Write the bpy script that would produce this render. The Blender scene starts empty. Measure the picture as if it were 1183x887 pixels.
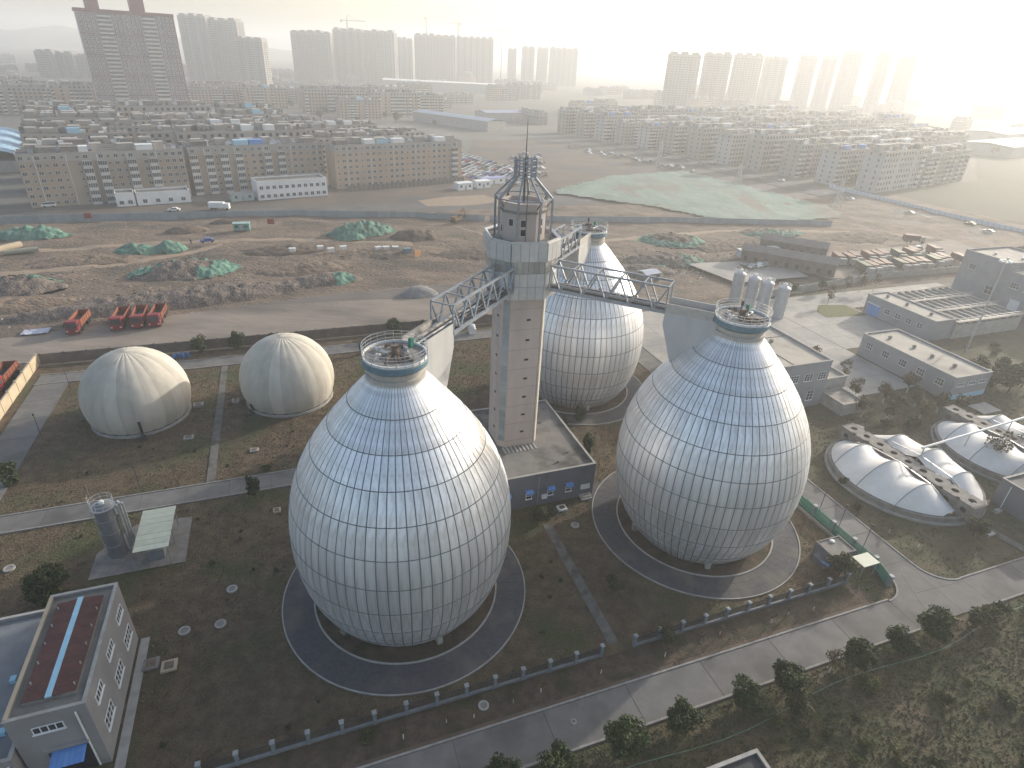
import bpy, math, random
import numpy as np
from mathutils import Vector, Matrix, noise

R = math.radians
scene = bpy.context.scene
col = scene.collection

# ------------------------------------------------------------------ camera
CAM_H = 58.0
cam_data = bpy.data.cameras.new("camera")
cam = bpy.data.objects.new("camera", cam_data)
col.objects.link(cam)
cam_data.sensor_width = 36.0
cam_data.lens = 36.0 * 694.8 / 1183.0
cam_data.clip_start = 0.5
cam_data.clip_end = 20000.0
_p, _r = R(28.566), R(2.943)
_right, _up, _fwd = Vector((1, 0, 0)), Vector((0, math.sin(_p), math.cos(_p))), Vector((0, math.cos(_p), -math.sin(_p)))
_cr, _sr = math.cos(_r), math.sin(_r)
_right2, _up2 = _right * _cr + _up * _sr, _up * _cr - _right * _sr
cam.matrix_world = Matrix(((_right2.x, _up2.x, -_fwd.x, 0), (_right2.y, _up2.y, -_fwd.y, 0),
                           (_right2.z, _up2.z, -_fwd.z, CAM_H), (0, 0, 0, 1)))
scene.camera = cam

# ------------------------------------------------------------------ sky and sun
SUN_AZ, SUN_EL = 48.0, 17.0          # clockwise from +Y, above the horizon
world = bpy.data.worlds.new("World")
scene.world = world
world.use_nodes = True
wn, wl = world.node_tree.nodes, world.node_tree.links
wn.clear()
sky = wn.new("ShaderNodeTexSky")
sky.sky_type = 'NISHITA'
sky.sun_disc = False
sky.sun_elevation = R(SUN_EL)
sky.sun_rotation = R(SUN_AZ)
sky.altitude = 0
sky.air_density = 1.0
sky.dust_density = 3.2
sky.ozone_density = 1.0
bg = wn.new("ShaderNodeBackground")
bg.inputs["Strength"].default_value = 0.15
wo = wn.new("ShaderNodeOutputWorld")
wl.new(sky.outputs[0], bg.inputs[0])
wl.new(bg.outputs[0], wo.inputs[0])

sun_data = bpy.data.lights.new("sun", 'SUN')
sun_data.energy = 2.9
sun_data.angle = R(1.0)
sun_data.color = (1.0, 0.95, 0.865)
sun = bpy.data.objects.new("sun", sun_data)
col.objects.link(sun)
_sd = Vector((math.sin(R(SUN_AZ)) * math.cos(R(SUN_EL)), math.cos(R(SUN_AZ)) * math.cos(R(SUN_EL)), math.sin(R(SUN_EL))))
sun.rotation_euler = (-_sd).to_track_quat('-Z', 'Y').to_euler()
sun.location = _sd * 300

scene.view_settings.view_transform = 'Standard'
scene.view_settings.look = 'None'
scene.view_settings.exposure = 0.82
scene.view_settings.gamma = 1.0
scene.view_settings.use_curve_mapping = False
scene.render.engine = 'CYCLES'
cy = scene.cycles
cy.use_denoising = True
cy.max_bounces = 5
cy.diffuse_bounces = 2
cy.glossy_bounces = 2
cy.transmission_bounces = 2
cy.transparent_max_bounces = 6
cy.volume_bounces = 1
cy.sample_clamp_indirect = 4.0
cy.use_adaptive_sampling = True

# ------------------------------------------------------------------ plant frame
A = R(21.1)                         # the plant's grid is turned by this about the stair tower
TX, TY = 0.3, 79.85
CA, SA = math.cos(A), math.sin(A)
def S(u, v, z=0.0):
    return Vector((TX + u * CA - v * SA, TY + u * SA + v * CA, z))
CITY = R(36.0)                      # the town's grid
CC, CS = math.cos(CITY), math.sin(CITY)

HAZE_DENSITY, HAZE_ANISO = 0.00057, 0.38
rng = random.Random(7)

# ------------------------------------------------------------------ materials
MATS = {}
def new_mat(name):
    m = bpy.data.materials.new(name)
    m.use_nodes = True
    return m, m.node_tree.nodes, m.node_tree.links, m.node_tree.nodes["Principled BSDF"]

def mat(name, c1, c2=None, rough=0.8, metal=0.0, scale=1.0, detail=6.0, bump=0.0, bump_scale=None, rand=0.0, coord='pos', spec=0.4, stretch=None, c3=None, scale3=None, bd=.1):
    """two (or three) tones mixed by noise, optional bump, optional per-object brightness"""
    if name in MATS:
        return MATS[name]
    m, n, l, b = new_mat(name)
    b.inputs["Roughness"].default_value = rough
    b.inputs["Metallic"].default_value = metal
    b.inputs["Specular IOR Level"].default_value = spec
    if c2 is None:
        c2 = tuple(x * 0.8 for x in c1)
    if coord == 'pos':
        g = n.new("ShaderNodeNewGeometry"); vec = g.outputs["Position"]
    else:
        g = n.new("ShaderNodeTexCoord"); vec = g.outputs["Object"]
    if stretch:
        mp = n.new("ShaderNodeMapping"); mp.inputs["Scale"].default_value = stretch
        l.new(vec, mp.inputs[0]); vec = mp.outputs[0]
    t = n.new("ShaderNodeTexNoise"); t.inputs["Scale"].default_value = scale; t.inputs["Detail"].default_value = detail; t.inputs["Roughness"].default_value = 0.62
    l.new(vec, t.inputs["Vector"])
    rmp = n.new("ShaderNodeValToRGB")
    rmp.color_ramp.elements[0].position = 0.34; rmp.color_ramp.elements[1].position = 0.66
    rmp.color_ramp.elements[0].color = (*c1, 1); rmp.color_ramp.elements[1].color = (*c2, 1)
    l.new(t.outputs[0], rmp.inputs[0])
    out = rmp.outputs[0]
    if c3:
        t3 = n.new("ShaderNodeTexNoise"); t3.inputs["Scale"].default_value = scale3 or scale * 0.2; t3.inputs["Detail"].default_value = 5
        l.new(vec, t3.inputs["Vector"])
        r3 = n.new("ShaderNodeValToRGB"); r3.color_ramp.elements[0].position = 0.5; r3.color_ramp.elements[1].position = 0.66
        l.new(t3.outputs[0], r3.inputs[0])
        mx = n.new("ShaderNodeMix"); mx.data_type = 'RGBA'
        l.new(r3.outputs[0], mx.inputs[0]); l.new(out, mx.inputs[6]); mx.inputs[7].default_value = (*c3, 1)
        out = mx.outputs[2]
    if rand:
        oi = n.new("ShaderNodeObjectInfo")
        mr = n.new("ShaderNodeMapRange"); mr.inputs[3].default_value = 1 - rand; mr.inputs[4].default_value = 1 + rand
        l.new(oi.outputs["Random"], mr.inputs[0])
        hs = n.new("ShaderNodeHueSaturation"); l.new(mr.outputs[0], hs.inputs["Value"]); l.new(out, hs.inputs["Color"])
        out = hs.outputs[0]
    l.new(out, b.inputs["Base Color"])
    if bump:
        tb = n.new("ShaderNodeTexNoise"); tb.inputs["Scale"].default_value = bump_scale or scale * 3; tb.inputs["Detail"].default_value = 4
        l.new(vec, tb.inputs["Vector"])
        bp = n.new("ShaderNodeBump"); bp.inputs["Strength"].default_value = bump; bp.inputs["Distance"].default_value = bd
        l.new(tb.outputs[0], bp.inputs["Height"]); l.new(bp.outputs[0], b.inputs["Normal"])
    MATS[name] = m
    return m

M_lawn = mat('lawn', (.066, .047, .029), (.145, .106, .064), .95, scale=.6, detail=13, bump=.9, bump_scale=4, c3=(.062, .07, .028), scale3=.12, bd=.2)
M_verge = mat('verge', (.05, .062, .024), (.10, .085, .045), .95, scale=.45, detail=13, bump=.9, bump_scale=4, c3=(.115, .085, .052), scale3=.13, bd=.2)
M_ground = mat('far_ground', (.12, .108, .088), (.08, .08, .058), .95, scale=.02, detail=8)
M_soil = mat('site_soil', (.235, .172, .122), (.12, .093, .07), .95, scale=.24, detail=14, bump=1.0, bump_scale=1.6, c3=(.095, .08, .06), scale3=.075, stretch=(.5, 1, 1), bd=.5)
M_soil_dark = mat('dark_soil', (.13, .095, .068), (.085, .066, .05), .95, scale=.5, bump=.9, bump_scale=2.5)
M_rubble = mat('rubble_soil', (.23, .185, .155), (.085, .07, .058), .95, scale=1.1, detail=14, bump=1.0, bump_scale=2.2, bd=.5)
M_gravel = mat('gravel', (.26, .255, .25), (.2, .195, .19), .95, scale=3, bump=.8, bump_scale=8)
M_track = mat('vehicle_track', (.31, .235, .165), (.26, .195, .14), .95, scale=.3, bump=.3)
M_yard = mat('truck_yard', (.285, .235, .19), (.19, .162, .136), .92, scale=.16, detail=13, bump=.5, bump_scale=1.5, c3=(.12, .105, .09), scale3=.07, stretch=(.35, 1, 1), bd=.2)
M_dirt = mat('bare_dirt', (.115, .082, .055), (.05, .04, .028), .95, scale=.9, detail=12, bump=.9, bump_scale=4, c3=(.045, .042, .022), scale3=.35)
M_conc_road = mat('concrete_road', (.175, .168, .158), (.135, .13, .123), .85, scale=.5, detail=10, bump=.15, bump_scale=12, rand=.09, c3=(.105, .102, .097), scale3=.22)
M_joint = mat('road_joint', (.10, .095, .09), (.07, .066, .06), .95, scale=4)
M_kerb = mat('kerb_concrete', (.30, .29, .265), (.21, .20, .185), .85, scale=2.0, rand=.06)
M_paver = mat('dark_pavers', (.088, .088, .095), (.06, .06, .066), .85, scale=2.2, detail=12, bump=.5, bump_scale=9, rand=.05, c3=(.12, .11, .098), scale3=.22)
M_pjoint = mat('paver_joint', (.05, .05, .052), (.06, .058, .056), .9, scale=2)
M_yardc = mat('yard_concrete', (.40, .37, .32), (.31, .295, .265), .88, scale=.25, detail=9, rand=.05, c3=(.26, .25, .235), scale3=.1)
M_conc = mat('concrete', (.40, .385, .355), (.29, .275, .25), .85, scale=.8, detail=8)
M_conc_dark = mat('stained_concrete', (.27, .25, .225), (.17, .155, .14), .9, scale=.9, detail=9)
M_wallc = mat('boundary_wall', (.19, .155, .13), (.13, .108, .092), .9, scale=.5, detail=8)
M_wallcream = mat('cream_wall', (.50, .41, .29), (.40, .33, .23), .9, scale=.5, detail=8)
M_asphalt = mat('asphalt', (.085, .085, .088), (.06, .06, .062), .9, scale=.4, detail=8)
M_black = mat('dark_rubber', (.022, .022, .024), (.03, .03, .03), .7, scale=3)
M_dark = mat('dark_interior', (.02, .022, .026), (.03, .032, .036), .6, scale=2)
M_glass = mat('window_glass', (.035, .045, .055), (.06, .07, .08), .12, scale=.6, spec=.6, rand=.25)
M_white = mat('white_paint', (.74, .74, .72), (.64, .64, .61), .6, scale=1.2)
M_white2 = mat('white_render', (.78, .78, .765), (.69, .69, .67), .8, scale=.4)
M_steel = mat('painted_steel', (.33, .36, .39), (.25, .275, .30), .5, metal=.35, scale=1.5)
M_steel_dk = mat('dark_steel', (.10, .105, .11), (.065, .068, .07), .5, metal=.4, scale=2)
M_galv = mat('galvanised', (.55, .56, .56), (.43, .44, .44), .45, metal=.6, scale=1.5)
M_rust = mat('rusty_machinery', (.21, .155, .115), (.11, .085, .07), .8, scale=2.5)
M_teal = mat('teal_fascia', (.11, .19, .23), (.16, .25, .285), .5, scale=1.5)
M_blue = mat('blue_sheet', (.10, .24, .56), (.14, .30, .62), .5, scale=1.0)
M_ltblue = mat('pale_blue_sheet', (.36, .60, .72), (.30, .52, .65), .5, scale=1.0)
M_red = mat('truck_red', (.27, .03, .03), (.20, .026, .026), .4, scale=1.5, rand=.1)
M_orange = mat('truck_orange', (.26, .085, .045), (.17, .062, .04), .55, scale=1.5, rand=.1)
M_green_net = mat('green_net', (.07, .165, .12), (.125, .235, .175), .85, scale=.35, detail=9, bump=.8, bump_scale=2.0, rand=.1)
M_pale_net = mat('pale_green_net', (.13, .20, .155), (.21, .27, .225), .9, scale=.09, detail=14, bump=1.0, bump_scale=.5, c3=(.17, .155, .12), scale3=.05, stretch=(1, .45, 1), bd=.25)
M_greenf = mat('green_mesh', (.04, .20, .15), (.055, .25, .19), .6, scale=2)
M_trunk = mat('bark', (.095, .07, .05), (.06, .045, .033), .9, scale=3, stretch=(1, 1, .2))
M_limew = mat('whitewashed_bark', (.72, .71, .67), (.6, .58, .54), .9, scale=3)
def leaf_mat(name, c1, c2):
    return mat(name, c1, c2, .75, scale=1.7, detail=3, rand=.12, spec=.25)
M_leaf_dk = leaf_mat('leaf_dark', (.018, .032, .012), (.05, .075, .022))
M_leaf = leaf_mat('leaf_mid', (.035, .05, .018), (.08, .10, .035))
M_leaf_yl = leaf_mat('leaf_yellow', (.09, .10, .025), (.16, .155, .05))
M_leaf_br = leaf_mat('leaf_brown', (.10, .07, .04), (.15, .105, .06))
M_leaf_ol = leaf_mat('leaf_olive', (.05, .052, .024), (.10, .092, .045))

# ------------------------------------------------------------------ mesh building
class MB:
    def __init__(s):
        s.v, s.f, s.m = [], [], []
        s.mi = 0
    def add(s, vs, fs):
        o = len(s.v)
        s.v += [tuple(x) for x in vs]
        for f in fs:
            s.f.append([i + o for i in f]); s.m.append(s.mi)
        return s
    def box(s, x0, y0, z0, x1, y1, z1):
        return s.add([(x0, y0, z0), (x1, y0, z0), (x1, y1, z0), (x0, y1, z0), (x0, y0, z1), (x1, y0, z1), (x1, y1, z1), (x0, y1, z1)],
                     [(3, 2, 1, 0), (4, 5, 6, 7), (0, 1, 5, 4), (1, 2, 6, 5), (2, 3, 7, 6), (3, 0, 4, 7)])
    def prism(s, poly, z0, z1, bottom=True):
        n = len(poly)
        vs = [(x, y, z0) for x, y in poly] + [(x, y, z1) for x, y in poly]
        fs = [tuple(range(n, 2 * n))] + [(i, (i + 1) % n, n + (i + 1) % n, n + i) for i in range(n)]
        if bottom: fs.append(tuple(range(n - 1, -1, -1)))
        return s.add(vs, fs)
    def extr(s, poly, y0, y1):            # polygon in x,z pushed along y
        n = len(poly)
        vs = [(x, y0, z) for x, z in poly] + [(x, y1, z) for x, z in poly]
        fs = [tuple(range(n)), tuple(range(2 * n - 1, n - 1, -1))] + [((i + 1) % n, i, n + i, n + (i + 1) % n) for i in range(n)]
        return s.add(vs, fs)
    def cyl(s, p, q, r0, r1=None, n=8, caps=True):
        r1 = r0 if r1 is None else r1
        p, q = Vector(p), Vector(q)
        d = (q - p).normalized()
        a = d.orthogonal().normalized(); b = d.cross(a)
        vs = []
        for c, r in ((p, r0), (q, r1)):
            for i in range(n):
                t = 2 * math.pi * i / n
                vs.append(c + a * (r * math.cos(t)) + b * (r * math.sin(t)))
        fs = [(i, (i + 1) % n, n + (i + 1) % n, n + i) for i in range(n)]
        if caps: fs += [tuple(range(n - 1, -1, -1)), tuple(range(n, 2 * n))]
        return s.add(vs, fs)
    def beam(s, p, q, w, h=None):         # square bar
        h = h or w
        p, q = Vector(p), Vector(q)
        d = (q - p).normalized()
        a = d.cross(Vector((0, 0, 1)))
        if a.length < 1e-3: a = Vector((1, 0, 0))
        a.normalize(); b = a.cross(d)
        vs = []
        for c in (p, q):
            for sx, sy in ((-1, -1), (1, -1), (1, 1), (-1, 1)):
                vs.append(c + a * (sx * w / 2) + b * (sy * h / 2))
        return s.add(vs, [(3, 2, 1, 0), (4, 5, 6, 7), (0, 1, 5, 4), (1, 2, 6, 5), (2, 3, 7, 6), (3, 0, 4, 7)])
    def tube(s, pts, r, n=6):
        for a, b in zip(pts[:-1], pts[1:]): s.cyl(a, b, r, n=n)
        return s
    def ring(s, r, z, w, n=40, h=None):   # hoop of square section
        h = h or w
        vs, fs = [], []
        for i in range(n):
            t = 2 * math.pi * i / n; c, sn = math.cos(t), math.sin(t)
            for rr, zz in ((r - w / 2, z - h / 2), (r + w / 2, z - h / 2), (r + w / 2, z + h / 2), (r - w / 2, z + h / 2)):
                vs.append((rr * c, rr * sn, zz))
        for i in range(n):
            j = (i + 1) % n
            for k in range(4):
                k2 = (k + 1) % 4
                fs.append((4 * i + k, 4 * j + k, 4 * j + k2, 4 * i + k2))
        return s.add(vs, fs)
    def lathe(s, prof, n=32, cap=True):
        vs, fs = [], []
        for r, z in prof:
            for i in range(n):
                t = 2 * math.pi * i / n
                vs.append((r * math.cos(t), r * math.sin(t), z))
        for k in range(len(prof) - 1):
            for i in range(n):
                j = (i + 1) % n
                fs.append((k * n + i, k * n + j, (k + 1) * n + j, (k + 1) * n + i))
        if cap:
            fs.append(tuple((len(prof) - 1) * n + i for i in range(n)))
        return s.add(vs, fs)
    def grid(s, nx, ny, fn):
        vs = [fn(i / nx, j / ny) for j in range(ny + 1) for i in range(nx + 1)]
        fs = [(j * (nx + 1) + i, j * (nx + 1) + i + 1, (j + 1) * (nx + 1) + i + 1, (j + 1) * (nx + 1) + i) for j in range(ny) for i in range(nx)]
        return s.add(vs, fs)
    def xf(s, loc=(0, 0, 0), rz=0, sc=1.0):
        c, sn = math.cos(rz), math.sin(rz)
        s.v = [(loc[0] + sc * (x * c - y * sn), loc[1] + sc * (x * sn + y * c), loc[2] + sc * z) for x, y, z in s.v]
        return s
    def mesh(s, name, mats, smooth=False):
        me = bpy.data.meshes.new(name)
        me.from_pydata(s.v, [], s.f)
        if not isinstance(mats, (list, tuple)): mats = [mats]
        for m in mats: me.materials.append(m)
        if len(mats) > 1: me.polygons.foreach_set("material_index", s.m)
        if smooth: me.polygons.foreach_set("use_smooth", [True] * len(s.f))
        me.update()
        return me
    def obj(s, name, mats, parent=None, loc=None, rz=None, smooth=False):
        return link(name, s.mesh(name, mats, smooth), parent, loc, rz)

def link(name, me, parent=None, loc=None, rz=None):
    o = bpy.data.objects.new(name, me)
    col.objects.link(o)
    if parent:
        o.parent = parent; KIDS.setdefault(parent.name, []).append(o)
    if loc is not None: o.location = loc
    if rz is not None: o.rotation_euler = (0, 0, rz)
    return o
def tag(o, label, cat, group=None):
    o['label'] = label; o['category'] = cat
    if group: o['group'] = group
    return o
def struct(o):
    o['kind'] = 'structure'; return o
def stuff(o, label=None, cat=None):
    o['kind'] = 'stuff'
    if label: o['label'] = label; o['category'] = cat
    return o
def thing(name, label, cat, loc=(0, 0, 0), rz=0.0, group=None):
    o = bpy.data.objects.new(name, None)
    o.empty_display_size = 0.5
    col.objects.link(o)
    o.location = loc; o.rotation_euler = (0, 0, rz)
    return tag(o, label, cat, group)
KIDS = {}
def copy_tree(o, parent=None):
    c = o.copy(); col.objects.link(c)
    c.parent = parent
    if parent: KIDS.setdefault(parent.name, []).append(c)
    for ch in KIDS.get(o.name, ()): copy_tree(ch, c)
    return c
def dup(o, loc, rz=0.0, label=None, group=None, sc=None):
    c = copy_tree(o)
    c.location = loc; c.rotation_euler = (0, 0, rz)
    if sc: c.scale = sc if isinstance(sc, (tuple, list)) else (sc, sc, sc)
    if label: c['label'] = label
    if group: c['group'] = group
    return c
def fbm(x, y, z=0.0, o=4):
    return noise.fractal(Vector((x, y, z)), 1.0, 2.0, o)
M_path = mat('worn_path', (.165, .155, .14), (.105, .10, .09), .9, scale=1.2, detail=11, c3=(.07, .065, .05), scale3=.5)
M_lawn2 = mat('east_lawn', (.06, .06, .03), (.115, .10, .055), .95, scale=.55, detail=12, bump=.9, bump_scale=5, c3=(.10, .075, .045), scale3=.13)
ORD = ['first', 'second', 'third', 'fourth', 'fifth', 'sixth', 'seventh', 'eighth', 'ninth', 'tenth', 'eleventh', 'twelfth', 'thirteenth']
# ================================================================== the setting
def flat_poly(name, pts, z, m, parent=None, worldpts=False):
    mb = MB()
    P = [(p[0], p[1]) if worldpts else tuple(S(*p)[:2]) for p in pts]
    mb.add([(x, y, z) for x, y in P], [tuple(range(len(P)))])
    return struct(mb.obj(name, m, parent))

# one sheet out to the horizon
mb = MB(); mb.add([(-6000, -1500, -.35), (6000, -1500, -.35), (6000, 8500, -.35), (-6000, 8500, -.35)], [(0, 1, 2, 3)])
struct(mb.obj('ground', M_ground))

def terrain(name, u0, u1, v0, v1, step, hfn, m):
    nx, ny = int((u1 - u0) / step), int((v1 - v0) / step)
    mb = MB()
    def fn(a, b):
        u, v = u0 + a * (u1 - u0), v0 + b * (v1 - v0)
        edge = min(u - u0, u1 - u, v - v0, v1 - v)
        z = hfn(u, v) if edge > step * .5 else -.5
        return S(u, v, z)
    mb.grid(nx, ny, fn)
    return struct(mb.obj(name, m, smooth=True))

def lawn_h(u, v):
    return .03 + .035 * fbm(u * .25, v * .25) + .025 * fbm(u * .9, v * .9, 3)
terrain('lawn', -96, 42, -41.5, 56.6, 1.0, lawn_h, M_lawn)
terrain('lawn', 41, 150, -41.5, 56.6, 1.0, lawn_h, M_lawn2)
terrain('verge', -60, 130, -110, -40.6, 1.0, lambda u, v: .02 + .05 * fbm(u * .2, v * .2) + .03 * fbm(u * .8, v * .8, 2), M_verge)

def site_h(u, v):
    k = max(0., min(1., (v - 82) / 12.0))
    return .02 + k * (.55 * (fbm(u * .05, v * .07) + .3) + .22 * fbm(u * .22, v * .3, 5, 5)) 
terrain('construction_site', -190, 290, 56.7, 176, 1.5, lambda u, v: max(-.15, site_h(u, v)), M_soil)

# truck yard: flat hard dirt between the boundary wall and the rubble
flat_poly('truck_yard', [(-150, 58.2), (26, 58.2), (60, 62), (60, 70), (22, 86), (-18, 85), (-58, 78), (-92, 72), (-150, 66)], .10, M_yard)
flat_poly('muddy_yard', [(-70, 76.5), (-40, 80.5), (-10, 78), (14, 74), (26, 80), (21, 85.6), (-18, 84.6), (-56, 78.4)], .115, mat('yard_mud', (.12, .105, .095), (.17, .148, .13), .95, scale=.18, detail=10, bump=.3, stretch=(.5, 1, 1)))
def track(pts, w):
    mb = MB(); n = 40
    def P(f):
        k = f * (len(pts) - 1); i = min(int(k), len(pts) - 2); t = k - i
        return pts[i][0] + (pts[i + 1][0] - pts[i][0]) * t, pts[i][1] + (pts[i + 1][1] - pts[i][1]) * t
    def fn(a, b):
        u, v = P(a); ww = w * (1 + .35 * fbm(u * .15, v * .15, 9)); v += (b - .5) * ww + .5 * fbm(u * .3, b * 9, 2)
        return S(u, v, max(-.15, site_h(u, v)) + .09 - .16 * abs(2 * b - 1) ** 3)
    mb.grid(90, 6, fn)
    return struct(mb.obj('dirt_track', M_track, smooth=True))
track([(-150, 139), (-110, 140), (-70, 143), (-30, 141), (10, 128)], 4.5)
track([(-150, 114), (-105, 118), (-80, 121), (-62, 128), (-50, 138)], 4.5)
track([(30, 150), (40, 130), (70, 118), (130, 124), (190, 112), (220, 98)], 5)

def road(name, u0, u1, v0, v1, along='u', length=5.0, width=None, m=None, z=.14, kerbs=(1, 1)):
    """concrete carriageway: a joint bed with each slab laid on it as a piece"""
    mb = MB(); mb.prism([(u0, v0), (u1, v0), (u1, v1), (u0, v1)], -.2, z - .025)
    mb.v = [tuple(S(*p)) for p in mb.v]
    base = struct(mb.obj(name, M_joint))
    g = .035
    L_ = (u1 - u0) if along == 'u' else (v1 - v0)
    W_ = (v1 - v0) if along == 'u' else (u1 - u0)
    n = max(1, round(L_ / length)); nw = max(1, round(W_ / width)) if width else 1
    dl, dw = L_ / n, W_ / nw
    a, b = (dl, dw) if along == 'u' else (dw, dl)
    me = MB().box(-a / 2 + g, -b / 2 + g, -.06, a / 2 - g, b / 2 - g, 0).mesh('slab', m or M_conc_road)
    for i in range(n):
        for j in range(nw):
            cu, cv = (u0 + (i + .5) * dl, v0 + (j + .5) * dw) if along == 'u' else (u0 + (j + .5) * dw, v0 + (i + .5) * dl)
            link('slab', me, base, S(cu, cv, z + rng.uniform(-.004, .004)), A)
    for k, on in enumerate(kerbs):
        if not on: continue
        mb = MB()
        if along == 'u':
            c = v0 - .12 if k == 0 else v1 + .12
            mb.box(u0, c - .11, -.1, u1, c + .11, z + .09)
        else:
            c = u0 - .12 if k == 0 else u1 + .12
            mb.box(c - .11, v0, -.1, c + .11, v1, z + .09)
        mb.v = [tuple(S(*p)) for p in mb.v]
        mb.obj('kerb', M_kerb, base)
    return base

road('service_road', -58, 36.0, -45.4, -41.0, 'u', 9.0, None)
flat = road('service_road', 48.6, 150, -45.4, -41.2, 'u', 9.0, None, kerbs=(1, 1))
road('side_road', 39.6, 44.6, -36.4, 52.5, 'v', 6.0, None, kerbs=(0, 1))
road('service_road', -100, -19, 3.7, 7.3, 'u', 6.0, None)
road('service_road', -77.5, 38.6, 47.6, 51.4, 'u', 6.0, None)
road('side_road', -77.4, -71.9, 9, 47.3, 'v', 6.0, None, kerbs=(0, 0))
# junction with rounded corners
def arc(cx, cy, r, a0, a1, n=10):
    return [(cx + r * math.cos(R(a0 + (a1 - a0) * i / n)), cy + r * math.sin(R(a0 + (a1 - a0) * i / n))) for i in range(n + 1)]
jp = [(36.0, -45.4), (48.6, -45.4)] + arc(48.6, -37.4, 3.8, 270, 180) + [(44.6, -36.4), (39.6, -36.4)] + arc(36.0, -37.4, 3.6, 0, -90)
mb = MB(); mb.prism(jp, -.1, .142); mb.v = [tuple(S(*p)) for p in mb.v]
junction = struct(mb.obj('road_junction', M_conc_road))
def kerb_line(pts, name='kerb', w=.22, z1=.23, parent=None, m=None):
    mb = MB()
    for (a, b), (c, d) in zip(pts[:-1], pts[1:]):
        mb.beam((a, b, (z1 - .1) / 2), (c, d, (z1 - .1) / 2), w, z1 + .1)
    mb.v = [tuple(S(*p)) for p in mb.v]
    return mb.obj(name, m or M_kerb, parent)
kerb_line(arc(48.6, -37.3, 3.86, 270, 180, 12) + [(44.73, -36.3)], parent=junction)
kerb_line(arc(36.0, -37.4, 3.7, 0, -90, 12), parent=junction)
for k in range(3):    # expansion joints that run across the junction
    c = [(38.5, -45.3, 41.5, -38.2), (43.6, -45.3, 43.9, -37.0), (40.6, -41.2, 48.5, -41.6)][k]
    mb = MB(); mb.beam((c[0], c[1], .143), (c[2], c[3], .143), .07, .006); mb.v = [tuple(S(*p)) for p in mb.v]
    mb.obj('joint_strip', M_joint, junction)

# ring of dark pavers round each egg
def ring_road(cu, cv, r0, r1, seed):
    base = struct(MB().lathe([(r0, -.2), (r0, .10), (r1, .10), (r1, -.2)], 72, cap=False).obj('ring_path', M_pjoint, None, S(cu, cv), A))
    n = 60
    for k in range(3):
        ra, rb = r0 + (r1 - r0) * k / 3 + .008, r0 + (r1 - r0) * (k + 1) / 3 - .008
        th = 2 * math.pi / n
        mbp = MB()
        a0, a1 = -th / 2 + .008 / ra, th / 2 - .008 / ra
        pts = [(ra * math.cos(a0), ra * math.sin(a0)), (rb * math.cos(a0), rb * math.sin(a0)), (rb * math.cos(a1), rb * math.sin(a1)), (ra * math.cos(a1), ra * math.sin(a1))]
        me = mbp.prism(pts, .08, .125, bottom=False).mesh('paver', M_paver)
        for i in range(n):
            link('paver', me, base, (0, 0, rng.uniform(-.006, .006)), i * th)
    MB().ring(r0 - .08, .12, .2, 72, .24).obj('kerb', M_conc, base)
    MB().ring(r1 + .07, .10, .14, 72, .22).obj('kerb', M_conc, base)
    MB().add([(0, 0, .085)] + [((r0 - .15) * math.cos(2 * math.pi * i / 48), (r0 - .15) * math.sin(2 * math.pi * i / 48), .085) for i in range(48)],
             [(0, i + 1, (i + 1) % 48 + 1) for i in range(48)]).obj('dirt_bed', M_dirt, base)
    return base
EG = ((-20.8, -20.8), (20.8, -20.8), (20.8, 20.8))
for k, (u, v) in enumerate(EG): ring_road(u, v, 11.0, 14.45, k)
# ways that join the rings to the tower building
flat_poly('paved_apron', [(6.2, -9.8), (13.5, -8.4), (16.5, -7.2), (12.8, -10.2), (10.8, -11.2), (8.6, -13.6)], .112, M_paver)
flat_poly('footpath', [(-.55, -15.5), (.75, -15.5), (.35, -36.0), (-.9, -36.0)], .118, M_path)
flat_poly('footpath', [(-45.4, 7.5), (-44.2, 7.5), (-44.2, 47.3), (-45.4, 47.3)], .118, M_path)
flat_poly('footpath', [(61.2, -33.5), (62.6, -33.5), (63.9, -41.0), (62.6, -41.0)], .13, M_path)
flat_poly('concrete_pad', [(-57.2, -8.6), (-46.6, -8.6), (-46.6, .2), (-53.4, .6), (-57.2, -4.0)], .12, M_conc_dark)
flat_poly('concrete_pad', [(-49.9, -36), (-49.0, -36), (-49.0, -19.6), (-49.9, -19.6)], .12, M_conc)
flat_poly('worn_trail', [(66.3, -.2), (69, -3.6), (69.3, -6), (66.5, -9.5), (66.0, -9.1), (68.5, -5.8), (68.2, -3.6), (65.8, -.2)], .10, M_dirt)
# strip of bare soil with a dark drain between fence and road
flat_poly('planting_strip', [(-58, -40.8), (34.2, -40.8), (34.2, -37.3), (-58, -37.3)], .105, M_dirt)
flat_poly('drain_strip', [(-58, -40.95), (34, -40.95), (34, -40.35), (-58, -40.35)], .118, M_soil_dark)

# concrete yard by the process buildings
def slabs(name, u0, u1, v0, v1, step, z=.12):
    b = flat_poly(name, [(u0, v0), (u1, v0), (u1, v1), (u0, v1)], z - .03, M_joint)
    nu, nv = round((u1 - u0) / step), round((v1 - v0) / step)
    du, dv = (u1 - u0) / nu, (v1 - v0) / nv
    me = MB().box(-du / 2 + .03, -dv / 2 + .03, -.02, du / 2 - .03, dv / 2 - .03, 0).mesh('slab', M_yardc)
    for i in range(nu):
        for j in range(nv):
            link('slab', me, b, S(u0 + (i + .5) * du, v0 + (j + .5) * dv, z + rng.uniform(-.004, .004)), A)
    return b
slabs('concrete_yard', 67, 92.5, 1.5, 53.5, 6.4)
slabs('concrete_yard', 92.6, 117.6, 20.5, 53.5, 6.4)
slabs('concrete_yard', 117.7, 165, 42, 53.5, 6.4)
slabs('concrete_yard', 44.9, 66.9, 21, 53.5, 6.4)
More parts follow.
